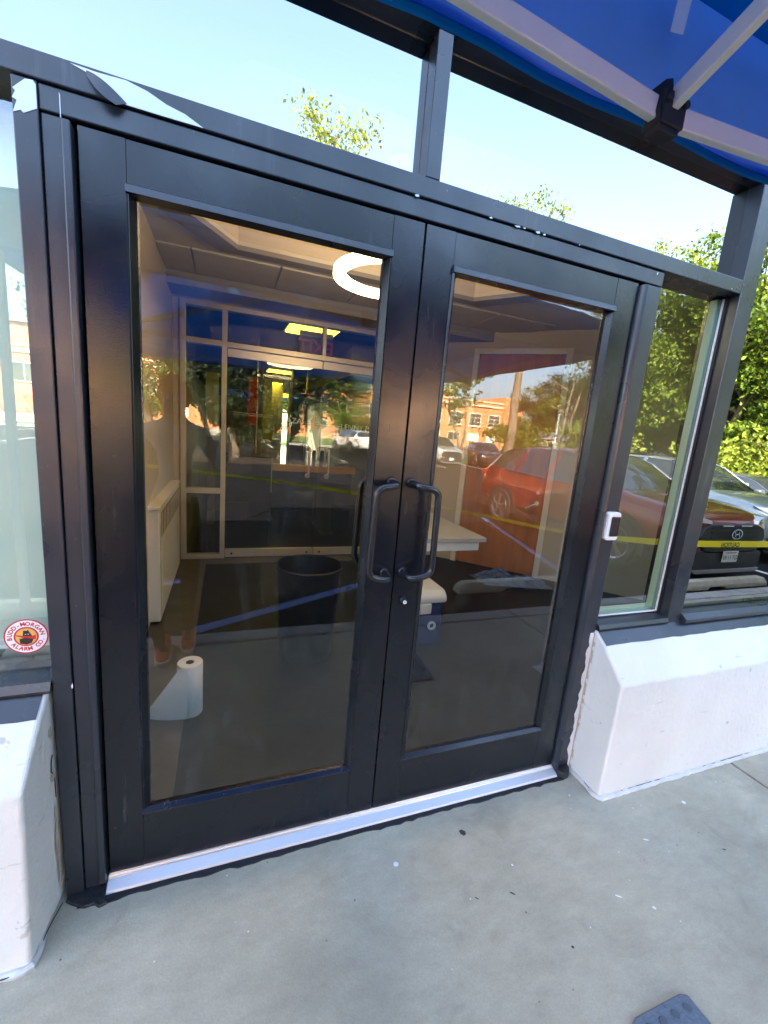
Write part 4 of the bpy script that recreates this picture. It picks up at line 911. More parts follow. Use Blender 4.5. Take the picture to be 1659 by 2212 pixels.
wheelstop(2.72, 4.45, -2.42, 'concrete wheel stop in the empty bay left of the red car')
wheelstop(8.7, 10.5, -2.05, 'concrete wheel stop in front of the silver-green car')
wheelstop(-2.6, -0.9, -2.42, 'concrete wheel stop in the empty bay behind the photographer')

# ------------------------------------------------------------------ cars
def car(label, paint, L=4.6, W=0.93, H=1.66, kind='suv', grille='dark'):
    t = thing('parked_car', label, 'car', (0, 0, 0), 'cars parked in the lot')
    k = H / 1.66
    # s, zbot, wlow, zlow, wmid, zmid, wbelt, zbelt, wroof, zroof, ztop
    if kind == 'suv':
        ST = [(0.0, .30, .62, .42, .72, .62, .70, .80, .62, .845, .86), (.012, .26, .76, .40, .83, .62, .80, .86, .70, .91, .925), (.05, .24, .87, .40, .90, .64, .87, .93, .76, .985, 1.005), (.14, .22, .91, .40, .925, .68, .90, .99, .79, 1.045, 1.07),
              (.245, .22, .92, .40, .93, .70, .91, 1.035, .80, 1.09, 1.115), (.30, .22, .92, .40, .93, .70, .91, 1.05, .77, 1.25, 1.29), (.375, .22, .92, .40, .93, .71, .91, 1.06, .70, 1.49, 1.545), (.42, .22, .92, .40, .93, .71, .91, 1.065, .665, 1.57, 1.625), (.535, .22, .92, .40, .93, .72, .91, 1.075, .65, 1.60, 1.66), (.555, .22, .92, .40, .93, .72, .91, 1.075, .65, 1.60, 1.66),
              (.72, .22, .92, .40, .935, .74, .91, 1.095, .64, 1.575, 1.635), (.74, .22, .92, .40, .935, .74, .91, 1.10, .64, 1.57, 1.63), (.86, .24, .91, .42, .925, .76, .89, 1.13, .63, 1.50, 1.57), (.905, .26, .90, .44, .915, .76, .87, 1.14, .62, 1.45, 1.52), (.965, .30, .86, .46, .88, .76, .84, 1.10, .70, 1.16, 1.19), (.99, .34, .80, .48, .83, .74, .80, .98, .70, 1.04, 1.06), (1.0, .38, .70, .50, .74, .72, .72, .90, .62, .95, .96)]
    else:
        ST = [(0.0, .28, .58, .38, .68, .52, .66, .64, .60, .68, .69), (.012, .24, .74, .36, .81, .52, .78, .70, .68, .74, .75), (.06, .20, .86, .36, .89, .56, .86, .77, .74, .82, .84), (.15, .19, .90, .36, .91, .60, .89, .83, .78, .88, .90),
              (.27, .19, .91, .36, .92, .62, .90, .88, .80, .93, .955), (.33, .19, .91, .36, .92, .62, .90, .90, .74, 1.10, 1.14), (.40, .19, .91, .36, .92, .62, .90, .91, .66, 1.28, 1.33), (.45, .19, .91, .36, .92, .62, .90, .92, .62, 1.35, 1.40), (.54, .19, .91, .36, .92, .63, .90, .93, .60, 1.39, 1.44), (.56, .19, .91, .36, .92, .63, .90, .93, .60, 1.39, 1.44),
              (.68, .19, .91, .36, .92, .64, .90, .95, .60, 1.35, 1.40), (.70, .19, .91, .36, .92, .64, .90, .955, .60, 1.34, 1.39), (.78, .20, .90, .38, .91, .65, .89, .97, .62, 1.22, 1.27), (.85, .22, .89, .40, .90, .66, .87, .98, .72, 1.03, 1.06), (.95, .26, .86, .42, .87, .66, .83, .97, .72, 1.01, 1.03), (.985, .30, .78, .44, .82, .64, .78, .90, .68, .93, .95), (1.0, .34, .68, .46, .72, .62, .70, .82, .60, .85, .86)]
    def ring(s):
        _, zb, wl, zl, wm, zm, wb, zbe, wr, zrf, zt = s; y = -s[0] * L; f = W / 0.93
        return [(wl * .86 * f, y, zb), (wl * f, y, zl), (wm * f, y, zm), (wb * f, y, zbe * k), (wr * f, y, zrf * k), (wr * .72 * f, y, (zrf * .25 + zt * .75) * k), (0, y, zt * k)]
    body = MB(); parts = {'windscreen': MB(), 'rear_window': MB(), 'side_window': MB(), 'side_window2': MB()}
    NV = 13
    rows = []
    for s in ST:
        rp_ = ring(s); rows.append(rp_ + [(-x, y, z) for x, y, z in rp_[-2::-1]])
    wi = {4: 'w', 5: 'w', 6: 'w'} if kind == 'suv' else {4: 'w', 5: 'w', 6: 'w'}
    for i in range(len(ST) - 1):
        for j in range(NV - 1):
            q = [rows[i][j], rows[i][j + 1], rows[i + 1][j + 1], rows[i + 1][j]]
            side = j in (3, 8); top = j in (4, 5, 6, 7)
            tgt = body
            if side and 5 <= i <= 12 and i not in (8, 10): tgt = parts['side_window' if j == 3 else 'side_window2']
            elif top and i in (4, 5, 6): tgt = parts['windscreen']
            elif top and i == (13 if kind == 'suv' else 12): tgt = parts['rear_window']
            elif top and kind != 'suv' and i == 11: tgt = parts['rear_window']
            o_ = len(tgt.v); tgt.add(q, [(0, 1, 2, 3)])
    n0 = len(rows[0]); body.add(rows[0], [tuple(range(n0))]); body.add(rows[-1], [tuple(range(n0))[::-1]])
    for i in range(len(ST) - 1): body.add([rows[i][0], rows[i][-1], rows[i + 1][-1], rows[i + 1][0]], [(0, 1, 2, 3)])
    def weld(name, mb, m_):
        me = mesh(name, mb, m_); bm = bmesh.new(); bm.from_mesh(me); bmesh.ops.remove_doubles(bm, verts=bm.verts, dist=0.0005); bmesh.ops.recalc_face_normals(bm, faces=bm.faces); bm.to_mesh(me); bm.free()
        me.polygons.foreach_set('use_smooth', [True] * len(me.polygons)); me.set_sharp_from_angle(angle=R(32))
        return me
    bo = obj('body', weld('body', body, paint), None, t, local=True)
    if kind == 'suv' or True:
        sb = bo.modifiers.new('sub', 'SUBSURF'); sb.levels = 1; sb.render_levels = 1
    obj('windscreen', weld('windscreen', parts['windscreen'], carglass_m), None, t, local=True)
    obj('rear_window', weld('rear_window', parts['rear_window'], carglass_m), None, t, local=True)
    obj('side_window', weld('side_window', parts['side_window'], carglass_m), None, t, local=True); obj('side_window', weld('side_window', parts['side_window2'], carglass_m), None, t, local=True)
    f = W
    wr_ = 0.355 if kind == 'suv' else 0.325
    for sx_ in (-1, 1):
        # belt trim
        tr_ = MB().tube([(sx_ * (s[6] * W / .93 + 0.004), -s[0] * L, s[7] * k + 0.012) for s in ST[5:13]], 0.010, 6); obj('belt_trim', tr_, chrome_m if grille != 'none' else clad_m, t, local=True)
        top = MB().tube([(sx_ * (s[8] * W / .93 + 0.006), -s[0] * L, s[9] * k) for s in ST[5:13]], 0.010, 6); obj('roof_trim', top, chrome_m, t, local=True)
        for yy in (-0.19 * L, -0.795 * L):
            xo = sx_ * (W * 1.0 - 0.0)
            arch = MB(); vs = []; fs = []; n = 20
            for i in range(n + 1):
                a = R(-12) + R(204) * i / n
                for rad in (wr_ + 0.03, wr_ + 0.105): vs.append((xo + sx_ * 0.006, yy + rad * math.cos(a), wr_ + rad * math.sin(a)))
                vs.append((xo - sx_ * 0.10, yy + (wr_ + 0.105) * math.cos(a), wr_ + (wr_ + 0.105) * math.sin(a)))
            for i in range(n):
                fs += [(3 * i, 3 * i + 1, 3 * i + 4, 3 * i + 3), (3 * i + 1, 3 * i + 2, 3 * i + 5, 3 * i + 4)]
            obj('wheel_arch', arch.add(vs, fs), clad_m if kind == 'suv' else paint, t, local=True)
            obj('wheel_well', MB().lathe([(0, 0), (wr_ + 0.035, 0)], (xo + sx_ * 0.003, yy, wr_), 24, 'x'), black_m, t, local=True)
            wh = obj('wheel', MB().lathe([(0.10, sx_ * 0.012), (0.11, sx_ * 0.02), (wr_ * .70, sx_ * 0.02)], (xo, yy, wr_), 24, 'x'), clad_m, t, local=True)
            obj('tyre', MB().lathe([(wr_ * .66, sx_ * 0.026), (wr_ * .72, sx_ * 0.034), (wr_ * .93, sx_ * 0.034), (wr_ - 0.004, sx_ * 0.015), (wr_ - 0.004, -sx_ * 0.19), (wr_ * .8, -sx_ * 0.2)], (xo, yy, wr_), 32, 'x'), tyre_m, wh, local=True, smooth=True)
            rim = MB().lathe([(wr_ * .62, sx_ * 0.022), (wr_ * .69, sx_ * 0.034), (wr_ * .70, sx_ * 0.026)], (xo, yy, wr_), 32, 'x')
            for q in range(5):
                a = 2 * math.pi * q / 5 + 0.3
                for da in (-0.13, 0.13): rim.bar((xo + sx_ * 0.034, yy + 0.03 * math.cos(a), wr_ + 0.03 * math.sin(a)), (xo + sx_ * 0.030, yy + wr_ * .66 * math.cos(a + da), wr_ + wr_ * .66 * math.sin(a + da)), 0.028, 0.016, (sx_, 0, 0))
            rim.lathe([(0, sx_ * 0.042), (0.045, sx_ * 0.042), (0.05, sx_ * 0.03)], (xo, yy, wr_), 14, 'x')
            obj('rim', rim, rim_m, wh, local=True)
        # mirror
        yb = -0.335 * L; zb_ = (1.10 if kind == 'suv' else 0.98) * k
        obj('mirror', MB().box(sx_ * (W * .98), sx_ * (W + 0.20), yb - 0.05, yb + 0.07, zb_, zb_ + 0.15), paint, t, 0.035, seg=3, local=True)
        zl_ = (0.90 if kind == 'suv' else 0.66) * k
        hl = [(sx_ * .50 * W, 0.004, zl_ - .05), (sx_ * .82 * W, -0.09, zl_ - 0.03), (sx_ * .90 * W, -0.26, zl_ + .055), (sx_ * .72 * W, -0.06, zl_ + .045), (sx_ * .52 * W, 0.0, zl_ - 0.005)]
        hm = MB().add([(x * 1.012, y + 0.012, z) for x, y, z in hl] + [(x * .9, y - 0.10, z) for x, y, z in hl], [(0, 1, 2, 3, 4), (9, 8, 7, 6, 5)] + [(i, (i + 1) % 5, 5 + (i + 1) % 5, 5 + i) for i in range(5)])
        obj('headlight', hm, lamp_m, t, local=True)
        zt_ = (0.98 if kind == 'suv' else 0.84) * k
        obj('tail_light', MB().box(sx_ * .50 * W, sx_ * .915 * W, -L * .992, -L * .945, zt_ - .06, zt_ + .05), tail_m, t, 0.02, local=True)
        box('door_handle', (sx_ * (W + 0.0) if sx_ > 0 else -W - 0.025, W + 0.025 if sx_ > 0 else -W, -0.50 * L, -0.455 * L, 0.86 * k, 0.885 * k), chrome_m, t, 0.006, local=True)
        obj('door_seam', MB().tube([(sx_ * (W * .992), -0.355 * L, 0.36), (sx_ * (W + .001), -0.35 * L, 0.7), (sx_ * (W * .985), -0.355 * L, 1.0 * k)], 0.006, 5), black_m, t, local=True)
        obj('door_seam', MB().tube([(sx_ * (W * .992), -0.545 * L, 0.36), (sx_ * (W + .002), -0.545 * L, 0.7), (sx_ * (W * .985), -0.545 * L, 1.02 * k)], 0.006, 5), black_m, t, local=True)
        box('sill_trim', (sx_ * W * .93 if sx_ > 0 else -W * 1.005, W * 1.005 if sx_ > 0 else -W * .93, -0.70 * L, -0.28 * L, 0.20, 0.36), clad_m, t, 0.02, local=True)
    return t
def front_detail(t, W, k=1.0, emblem=False):
    g = obj('grille', MB().prism([(-.50, .48), (.50, .48), (.62, .58), (.66, .68), (.60, .80), (.46, .845), (-.46, .845), (-.60, .80), (-.66, .68), (-.62, .58)], 1, -0.03, 0.028), clad_m, t, 0.012, local=True)
    for z in (.56, .62, .68, .74, .80): box('grille_bar', (-.48, .48, 0.0285, 0.042, z - .008, z + .008), black_m, g, 0.003, local=True)
    box('upper_strip', (-.30, -.08, 0.03, 0.045, .828, .842), chrome_m, g, local=True); box('upper_strip', (.08, .30, 0.03, 0.045, .828, .842), chrome_m, g, local=True)
    obj('lower_bumper', MB().prism([(-.62, .20), (.62, .20), (.72, .30), (.70, .47), (-.70, .47), (-.72, .30)], 1, -0.10, 0.012), clad_m, t, 0.02, local=True)
    obj('skid_plate', MB().prism([(-.62, .185), (.62, .185), (.70, .235), (-.70, .235)], 1, -0.06, 0.034), mat('skid_silver', (.35, .35, .36), .4, metal=.6) if 'skid_silver' not in MATS else MATS['skid_silver'], t, 0.006, local=True)
    pl_ = box('licence_plate', (-.155, .155, 0.030, 0.040, .335, .490), plate_m, t, 0.004, local=True)
    me = text_mesh('QT·11 83', 0.075, bold=0.001); me.transform(Matrix.Translation((0, 0.0412, .40)) @ FACE_SHOP.to_4x4()); me.materials.clear(); me.materials.append(ink_m)
    o = bpy.data.objects.new('plate_text', me); COL.objects.link(o); o.parent = pl_
    box('plate_edge', (-.11, .11, 0.0402, 0.0412, .462, .472), ink_m, pl_, local=True)
    if emblem:
        rg_ = MB(); vs = []; fs = []; n = 32
        for i in range(n):
            a = 2 * math.pi * i / n
            for rr2, y in ((1.0, .044), (.83, .044), (.83, .060), (1.0, .060)): vs.append((.110 * rr2 * math.cos(a), y, .725 + .070 * (rr2 if rr2 == 1 else rr2 * .97) * math.sin(a)))
        for i in range(n):
            for q in range(4): fs.append((4 * i + q, 4 * ((i + 1) % n) + q, 4 * ((i + 1) % n) + (q + 1) % 4, 4 * i + (q + 1) % 4))
        em = obj('emblem', rg_.add(vs, fs), chrome_m, g, local=True)
        # slanted letter inside the oval, leaning as on the bonnet badge
        obj('emblem_letter', MB().bar((.050, .052, .690), (.030, .052, .764), .014, .016, (0, 1, 0)).bar((-.030, .052, .686), (-.050, .052, .760), .014, .016, (0, 1, 0)).bar((.042, .052, .731), (-.042, .052, .719), .014, .016, (0, 1, 0)), chrome_m, em, local=True)
    for s_ in (-1, 1): box('running_light', (s_ * .56, s_ * .70, 0.0, 0.035, .60, .625), chrome_m, t, 0.004, local=True)
paint_red = mat('paint_red', (0.20, 0.010, 0.014), 0.25, metal=0.25, coat=1.0)
paint_sg = mat('paint_silvergreen', (0.36, 0.42, 0.41), 0.28, metal=0.5, coat=1.0)
paint_sil = mat('paint_silver', (0.52, 0.52, 0.50), 0.28, metal=0.5, coat=1.0)
paint_dk = mat('paint_dark', (0.035, 0.028, 0.026), 0.22, metal=0.2, coat=1.0)
paint_wh = mat('paint_white', (0.74, 0.74, 0.72), 0.3, coat=1.0)
paint_gr = mat('paint_grey', (0.13, 0.14, 0.15), 0.28, metal=0.4, coat=1.0)
red = car('red sport utility car with dark grille and slanted oval emblem, nose to the kerb', paint_red, L=4.86); front_detail(red, 0.93, emblem=True); red.location = (6.68, -2.10, LOT)
sg = car('silver-green sport utility car parked right of the red car', paint_sg); front_detail(sg, 0.93); sg.location = (9.55, -2.75, LOT)
gy = car('dark grey sedan beyond the silver-green car', paint_gr, kind='sedan', H=1.62); gy.location = (12.5, -2.9, LOT)
sl = car('silver sport utility car facing the shop in the far row', paint_sil, H=1.68); front_detail(sl, 0.93); sl.location = (12.55, -20.3, LOT)
dk = car('dark brown sedan beside the silver car in the far row', paint_dk, kind='sedan', H=1.76); dk.location = (15.6, -20.6, LOT); dk.rotation_euler.z = R(16)
wt = car('white sport utility car parked tail towards the shop far across the lot', paint_wh, H=1.62); wt.location = (8.9, -31.5, LOT); wt.rotation_euler.z = R(172)

# ------------------------------------------------------------------ brick school across the lot
BY = -55.0
sc = thing('brick_school', 'long two-storey orange brick building across the car park', 'building', (0, BY - 8, LOT))
box('wall', (-60, 42, BY - 16, BY, LOT + 0.1, 7.0), brick_m, sc); box('cornice', (-60.3, 42.3, BY - 16.3, BY + 0.25, 6.35, 6.62), trim_m, sc); box('parapet_cap', (-60.2, 42.2, BY - 16.2, BY + 0.18, 7.0, 7.22), trim_m, sc)
box('end_tower', (40.0, 43.5, BY - 16.5, BY + 0.6, LOT + 0.1, 8.1), brick_m, sc); box('gable', (24, 31, BY - 15, BY + 0.10, 7.2, 8.2), brick_m, sc)
box('raised_wing', (-60, -8, BY - 15, BY + 0.14, 7.2, 9.3), brick_m, sc); box('wing_roof', (-61, -7.4, BY - 15.5, BY + 0.7, 9.3, 9.75), roofgrey_m, sc)
proto = None
for k in range(15):
    x = 37.6 - 3.35 * k
    for (z0, z1) in ((3.45, 5.35), (1.15, 2.35)):
        wn_ = MB().box(x, x + 2.05, BY + 0.02, BY + 0.10, z0, z1)
        w_ = obj('window', wn_, sash_m, sc)
        if z0 > 2:
            zs_ = [z0 + 0.10, z0 + 0.62, z0 + 1.24, z1 - 0.10]
            cells = [(x + 0.10 + 0.96 * c, x + 0.99 + 0.96 * c, zs_[q] + 0.03, zs_[q + 1] - 0.03) for c in range(2) for q in range(3)]
        else: cells = [(x + 0.10 + 0.96 * c, x + 0.99 + 0.96 * c, z0 + 0.08, z1 - 0.08) for c in range(2)]
        for a, b, c, d in cells: box('glass', (a, b, BY + 0.101, BY + 0.11, c, d), winglass_m if (z0 > 2 or k % 3 == 2) else sash_m, w_)
    box('sill', (x - 0.1, x + 2.15, BY + 0.005, BY + 0.2, 3.30, 3.448), trim_m, sc)
for k in range(9):
    x = -16.0 - 4.6 * k; w_ = box('window', (x, x + 2.2, BY + 0.145, BY + 0.2, 3.4, 5.4), sash_m, sc); box('glass', (x + .1, x + 1.05, BY + 0.201, BY + 0.21, 3.5, 5.3), winglass_m, w_); box('glass', (x + 1.15, x + 2.1, BY + 0.201, BY + 0.21, 3.5, 5.3), winglass_m, w_)
box('roof_unit', (31.5, 33.0, BY - 8, BY - 6, 7.0, 8.9), ivory_m, sc)
# low white wall and a lamp pole by the far kerb
tag(box('low_wall', (-30, 4.0, -38.3, -38.0, LOT + 0.1, 0.55), ivory_m), 'low white garden wall before the brick building', 'wall')
lp = thing('marker_pole', 'thin pale pole at the edge of the woods', 'pole', (21.5, -22.2, LOT))
obj('pole', MB().tube([(21.5, -22.2, LOT + 0.1), (21.5, -22.2, 3.6)], [0.045, 0.035], 10), greyplastic_m, lp); box('sign_cap', (21.44, 21.56, -22.26, -22.14, 3.601, 3.66), greyplastic_m, lp, 0.01)
hm_ = thing('white_cabin', 'small white cabin among the trees behind the red car roof', 'shed', (25.5, -27, LOT))
box('wall', (24.2, 26.6, -28, -26.4, LOT + .1, 2.0), ivory_m, hm_); obj('roof', MB().prism([(24.0, 2.0), (26.8, 2.0), (25.4, 2.6)], 1, -28.2, -26.2), roofgrey_m, hm_); box('window', (24.6, 25.3, -26.399, -26.37, 1.0, 1.7), winglass_m, hm_)

# ------------------------------------------------------------------ trees
def tree_mesh(seed, h, trunk_r, crown_z0, crown_r, leaves, leaf, nl=26, lean=0.0, sparse=1.0, multi=1, droop=0.0, lsize=(0.10, 0.20), tight=1.0):
    r = random.Random(seed); wood = MB(); tips = []
    for s in range(multi):
        ang = r.random() * 6.28; off = 0.18 * s
        P = []; x = y = 0.0
        for i in range(8):
            t = i / 7; x += r.gauss(0, 0.10) + lean * .12 + (math.cos(ang) * .18 * (multi > 1)); y += r.gauss(0, 0.10) + (math.sin(ang) * .18 * (multi > 1))
            P.append(Vector((x * (t > 0) + off, y * (t > 0), h * 0.86 * t)))
        wood.tube(P, [trunk_r * (1.25 if i == 0 else (1 - 0.85 * i / 7)) for i in range(8)], 9)
        for k in range(nl // multi):
            t = crown_z0 / h + (0.97 - crown_z0 / h) * r.random() ** 0.9; z = h * 0.86 * min(t, 1)
            i = min(6, int(z / (h * .86) * 7)); base = P[i].lerp(P[i + 1], z / (h * .86) * 7 - i)
            a = r.random() * 6.28; u = (z - crown_z0) / max(0.1, h * .9 - crown_z0); u = max(0, min(1, u))
            ln = crown_r * (0.45 + 0.75 * math.sin(math.pi * (0.18 + 0.72 * u))) * (0.6 + 0.5 * r.random())
            d = Vector((math.cos(a), math.sin(a), 0.25 + 0.5 * r.random() - droop))
            m1 = base + d * ln * 0.5 + Vector((0, 0, 0.10 * ln * r.random())); m2 = base + d * ln + Vector((r.gauss(0, .15), r.gauss(0, .15), 0.12 * ln - droop * ln * .3))
            rb = trunk_r * (1 - 0.8 * t) * 0.42 + 0.012
            wood.tube([base, m1, m2], [rb, rb * .6, rb * .18], 5, cap=False); tips += [(m1, ln * .30), (m2, ln * .36), (m1.lerp(m2, .5), ln * .34)]
            for q in range(2):
                d2 = Vector((r.gauss(0, 1), r.gauss(0, 1), r.gauss(0.2, .6))).normalized(); m3 = m1.lerp(m2, 0.3 + .6 * r.random()); m4 = m3 + d2 * ln * .4
                wood.tube([m3, m4], [rb * .4, rb * .1], 4, cap=False); tips.append((m4, ln * .28))
    rg_ = np.random.RandomState(seed); nt = len(tips)
    tips = [tp_ for tp_ in tips if r.random() < sparse]; nt = len(tips)
    idx = rg_.randint(0, nt, leaves); c = np.array([tuple(t_[0]) for t_ in tips])[idx]; sp = np.array([max(.25, t_[1]) for t_ in tips])[idx][:, None]
    p = c + rg_.normal(0, 1, (leaves, 3)) * sp * np.array([0.62, 0.62, 0.42]) * tight
    u = rg_.normal(0, 1, (leaves, 3)); u /= np.linalg.norm(u, axis=1)[:, None]; w = rg_.normal(0, 1, (leaves, 3)); w[:, 2] += .6
    v = np.cross(w, u); v /= np.linalg.norm(v, axis=1)[:, None]; s = rg_.uniform(lsize[0], lsize[1], (leaves, 1))
    V = np.stack([p - u * s, p + v * s * .55, p + u * s, p - v * s * .55], 1).reshape(-1, 3)
    me = bpy.data.meshes.new('crown'); me.vertices.add(leaves * 4); me.vertices.foreach_set('co', V.ravel()); me.loops.add(leaves * 4); me.loops.foreach_set('vertex_index', np.arange(leaves * 4))
    me.polygons.add(leaves); me.polygons.foreach_set('loop_start', np.arange(leaves) * 4); me.polygons.foreach_set('loop_total', np.full(leaves, 4)); me.materials.append(leaf); me.update(); me.validate()
    wm = mesh('trunk', wood, bark_m); wm.polygons.foreach_set('use_smooth', [True] * len(wm.polygons))
    return wm, me
def plant_tree(label, loc, tm, scale=1.0, rz=0.0, group='trees around the car park', name='tree', cat='tree'):
    t = thing(name, label, cat, loc, group); t.rotation_euler.z = rz; t.scale = (scale,) * 3
    obj('trunk', tm[0], None, t, local=True); obj('crown', tm[1], None, t, local=True)
    return t
M_tall = tree_mesh(1, 15, 0.30, 7.5, 2.4, 14000, leafB_m, nl=34, sparse=0.8, lsize=(.06, .12), tight=0.62)
M_tall2 = tree_mesh(2, 16, 0.33, 8.0, 2.8, 7000, leafB_m, nl=34, sparse=0.55, lsize=(.06, .12), tight=0.6)
M_dense = tree_mesh(3, 10, 0.28, 1.6, 3.4, 42000, leafA_m, nl=46, lsize=(.07, .15), tight=0.62)
M_dense2 = tree_mesh(4, 11, 0.30, 1.2, 3.8, 42000, leafC_m, nl=50, lsize=(.07, .15), tight=0.70)
M_small = tree_mesh(5, 5.5, 0.09, 2.0, 1.1, 900, leafB_m, nl=18, sparse=0.7, multi=2, lsize=(.09, .17))
M_bare = tree_mesh(6, 9, 0.14, 3.0, 2.2, 260, leafB_m, nl=20, sparse=0.25, multi=2)
M_bush = tree_mesh(7, 2.2, 0.06, 0.2, 1.3, 3800, leafB_m, nl=22, multi=3, lsize=(.07, .15))
M_added_yew = tree_mesh(12, 6.5, 0.16, 0.5, 1.7, 16000, leafD_m, nl=60, lsize=(.07, .14))
M_mid = tree_mesh(8, 7.5, 0.20, 2.0, 2.6, 14000, leafA_m, nl=34, sparse=0.85, lsize=(.07, .14), tight=0.8)
plant_tree('tall tree with a thick bare trunk standing before the brick building corner', (20.4, -26.0, LOT), M_tall2, 1.20)
plant_tree('tall tree right of the orange brick patch, its leafy top in the left transom', (4.55, -20.6, LOT + .0), M_tall, 1.02)
plant_tree('tree with a dark trunk at the left edge of the left door glass', (-3.6, -25.0, LOT), M_mid, 1.15, 1.0)
plant_tree('bright leafy tree behind the photographer', (-0.8, -27.5, LOT), M_mid, 0.95, 2.2)
plant_tree('slender double-stemmed tree beside the dark sedan', (16.4, -25.8, LOT), M_small, 1.35, .4)
plant_tree('pale leafless tree with forked stem at the wood edge', (23.8, -24.5, LOT), M_bare, 1.15, .8)
for i, (x, y, s, m_, lab) in enumerate([(27.5, -31, .60, M_dense, 'broad green tree right of the brick building corner'), (33, -33, .72, M_dense2, 'dark broad tree at the back of the wood'), (30, -26, .72, M_dense, 'dense green tree in the middle of the wood'), (27.5, -21, .80, M_dense2, 'dark green tree behind the pale leafless tree'),
        (24.0, -15.5, .85, M_dense, 'dense tree seen at the top of the narrow sidelight'), (21.5, -11.0, .95, M_dense, 'leafy tree behind the silver-green car'), (25.5, -7.5, 1.1, M_dense2, 'dark tree at the right edge of the car park'), (21.0, -5.2, .85, M_dense, 'bright leafy tree nearest to the shop at the right'),
        (28.5, -3.0, 1.15, M_dense2, 'tall dark tree at the far right of the wood'), (30, -13, 1.2, M_dense, 'large green tree deep in the wood'), (20.5, -0.8, .9, M_dense2, 'dark tree beside the shop end'), (40, -30, .85, M_dense2, 'tall dark tree closing the back of the wood'), (37, -8, 1.3, M_dense, 'tall green tree closing the right of the wood')]):
    plant_tree(lab, (x, y, LOT), m_, s, i * 1.3)
plant_tree('tall sparse tree whose crown tops the right transom', (29.5, -25.0, LOT), M_tall2, 1.14, 2.0)
plant_tree('tall leafy tree whose crown shows in the right corner of the transom', (35.0, -23.5, LOT), M_tall, 1.18, 1.0)
for i, (x, y, s, lab) in enumerate([(0.75, -17.0, 1.0, 'added dark conifer left of the monogram, darkening the door reflection'), (2.55, -17.4, 1.05, 'added dark conifer right of its twin, beside the orange brick patch'), (1.6, -18.8, 1.15, 'added dark conifer standing behind the pair of dark conifers')]):  # unseen trees, added to darken the reflection in the left door
    plant_tree(lab, (x, y, LOT), M_added_yew, s, i * 2.1, 'added dark conifers that darken the door reflection', 'conifer', 'tree')
struct(box('planting_island', (-0.9, 4.3, -20.2, -15.6, LOT - 0.1, LOT + 0.10), mat('mulch', (0.03, 0.018, 0.01), 0.95, var=0.4, vs=30, bump=0.8, bs=40), None, 0.03))  # unseen mulch bed added beneath the added conifers
for i, (x, y, s, lab) in enumerate([(21.6, -28.2, 1.1, 'low bright bush left of the white cabin'), (18.3, -9.2, .9, 'low yellow-green bush behind the silver-green car bonnet'), (18.6, -7.0, .7, 'small bush at the kerb of the wood'), (19, -15, 1.0, 'round bush beneath the sidelight trees'), (-5.5, -34.6, 1.1, 'bush on the lawn before the low white wall'), (-9.0, -35.0, .9, 'small bush on the lawn at the left'), (9.8, -34.6, 1.0, 'bush on the lawn beside the white car')]):
    plant_tree(lab, (x, y, LOT), M_bush, s, i * 0.9, 'bushes at the edges of the car park', 'bush', 'bush')
for i, (x, y, s, lab) in enumerate([(-26, -44, 1.1, 'green tree far left before the brick wing'), (13.5, -46, 1.0, 'tree on the lawn before the brick building windows')]):
    plant_tree(lab, (x, y, LOT), M_mid, s, i * 1.7)
for i, (x, y, s) in enumerate([(2.5, 36, 1.0), (6.0, 38, 1.1)]): plant_tree(['green tree outside the rear lobby door', 'second green tree outside the rear lobby door'][i], (x, y, -0.06), M_mid, s, i)

# ------------------------------------------------------------------ the photographer
def skin_body(name, verts, edges, root):
    me = bpy.data.meshes.new(name); bm = bmesh.new(); sk = bm.verts.layers.skin.verify(); vl = [bm.verts.new(v[:3]) for v in verts]
    for a, b in edges: bm.edges.new((vl[a], vl[b]))
    for v, d in zip(vl, verts): v[sk].radius = d[3] if isinstance(d[3], tuple) else (d[3], d[3])
    vl[root][sk].use_root = True
    bm.to_mesh(me); bm.free()
    o = bpy.data.objects.new(name, me); COL.objects.link(o)
    s = o.modifiers.new('skin', 'SKIN'); s.use_smooth_shade = True
    u = o.modifiers.new('sub', 'SUBSURF'); u.levels = 2; u.render_levels = 2
    dg = bpy.context.evaluated_depsgraph_get(); m2 = bpy.data.meshes.new_from_object(o.evaluated_get(dg))
    bpy.data.objects.remove(o); bpy.data.meshes.remove(me)
    return m2
pz0 = GZ + 0.05
# face looks towards the doors (+y); the right arm holds the phone just behind the lens
PV = [(0.02, -1.72, 0.93, (.150, .105)), (0.03, -1.72, 1.10, (.145, .10)), (0.03, -1.70, 1.28, (.165, .11)), (0.03, -1.685, 1.40, (.145, .085)), (0.03, -1.67, 1.475, .058), (0.035, -1.645, 1.535, (.072, .082)), (0.035, -1.64, 1.600, (.078, .092)), (0.035, -1.65, 1.655, (.062, .075)),
      (0.10, -1.71, 0.88, .098), (0.125, -1.64, 0.50, .068), (0.110, -1.66, 0.28, .056), (0.105, -1.67, 0.09, .044), (0.115, -1.56, 0.035, .038), (0.12, -1.47, 0.02, .030),
      (-0.06, -1.72, 0.88, .098), (-0.085, -1.60, 0.50, .068), (-0.075, -1.52, 0.28, .056), (-0.065, -1.52, 0.09, .044), (-0.03, -1.42, 0.035, .038), (0.0, -1.34, 0.02, .030),
      (0.19, -1.69, 1.385, .062), (0.275, -1.70, 1.24, .048), (0.315, -1.62, 1.20, .044), (0.325, -1.50, 1.33, .036), (0.333, -1.435, 1.415, .027), (0.336, -1.415, 1.455, (.034, .018)),
      (-0.13, -1.69, 1.385, .062), (-0.19, -1.70, 1.14, .048), (-0.19, -1.66, 1.08, .043), (-0.16, -1.58, .90, .034), (-0.155, -1.565, .855, .026), (-0.15, -1.55, .80, (.034, .018)),
      (0.035, -1.548, 1.585, .014)]
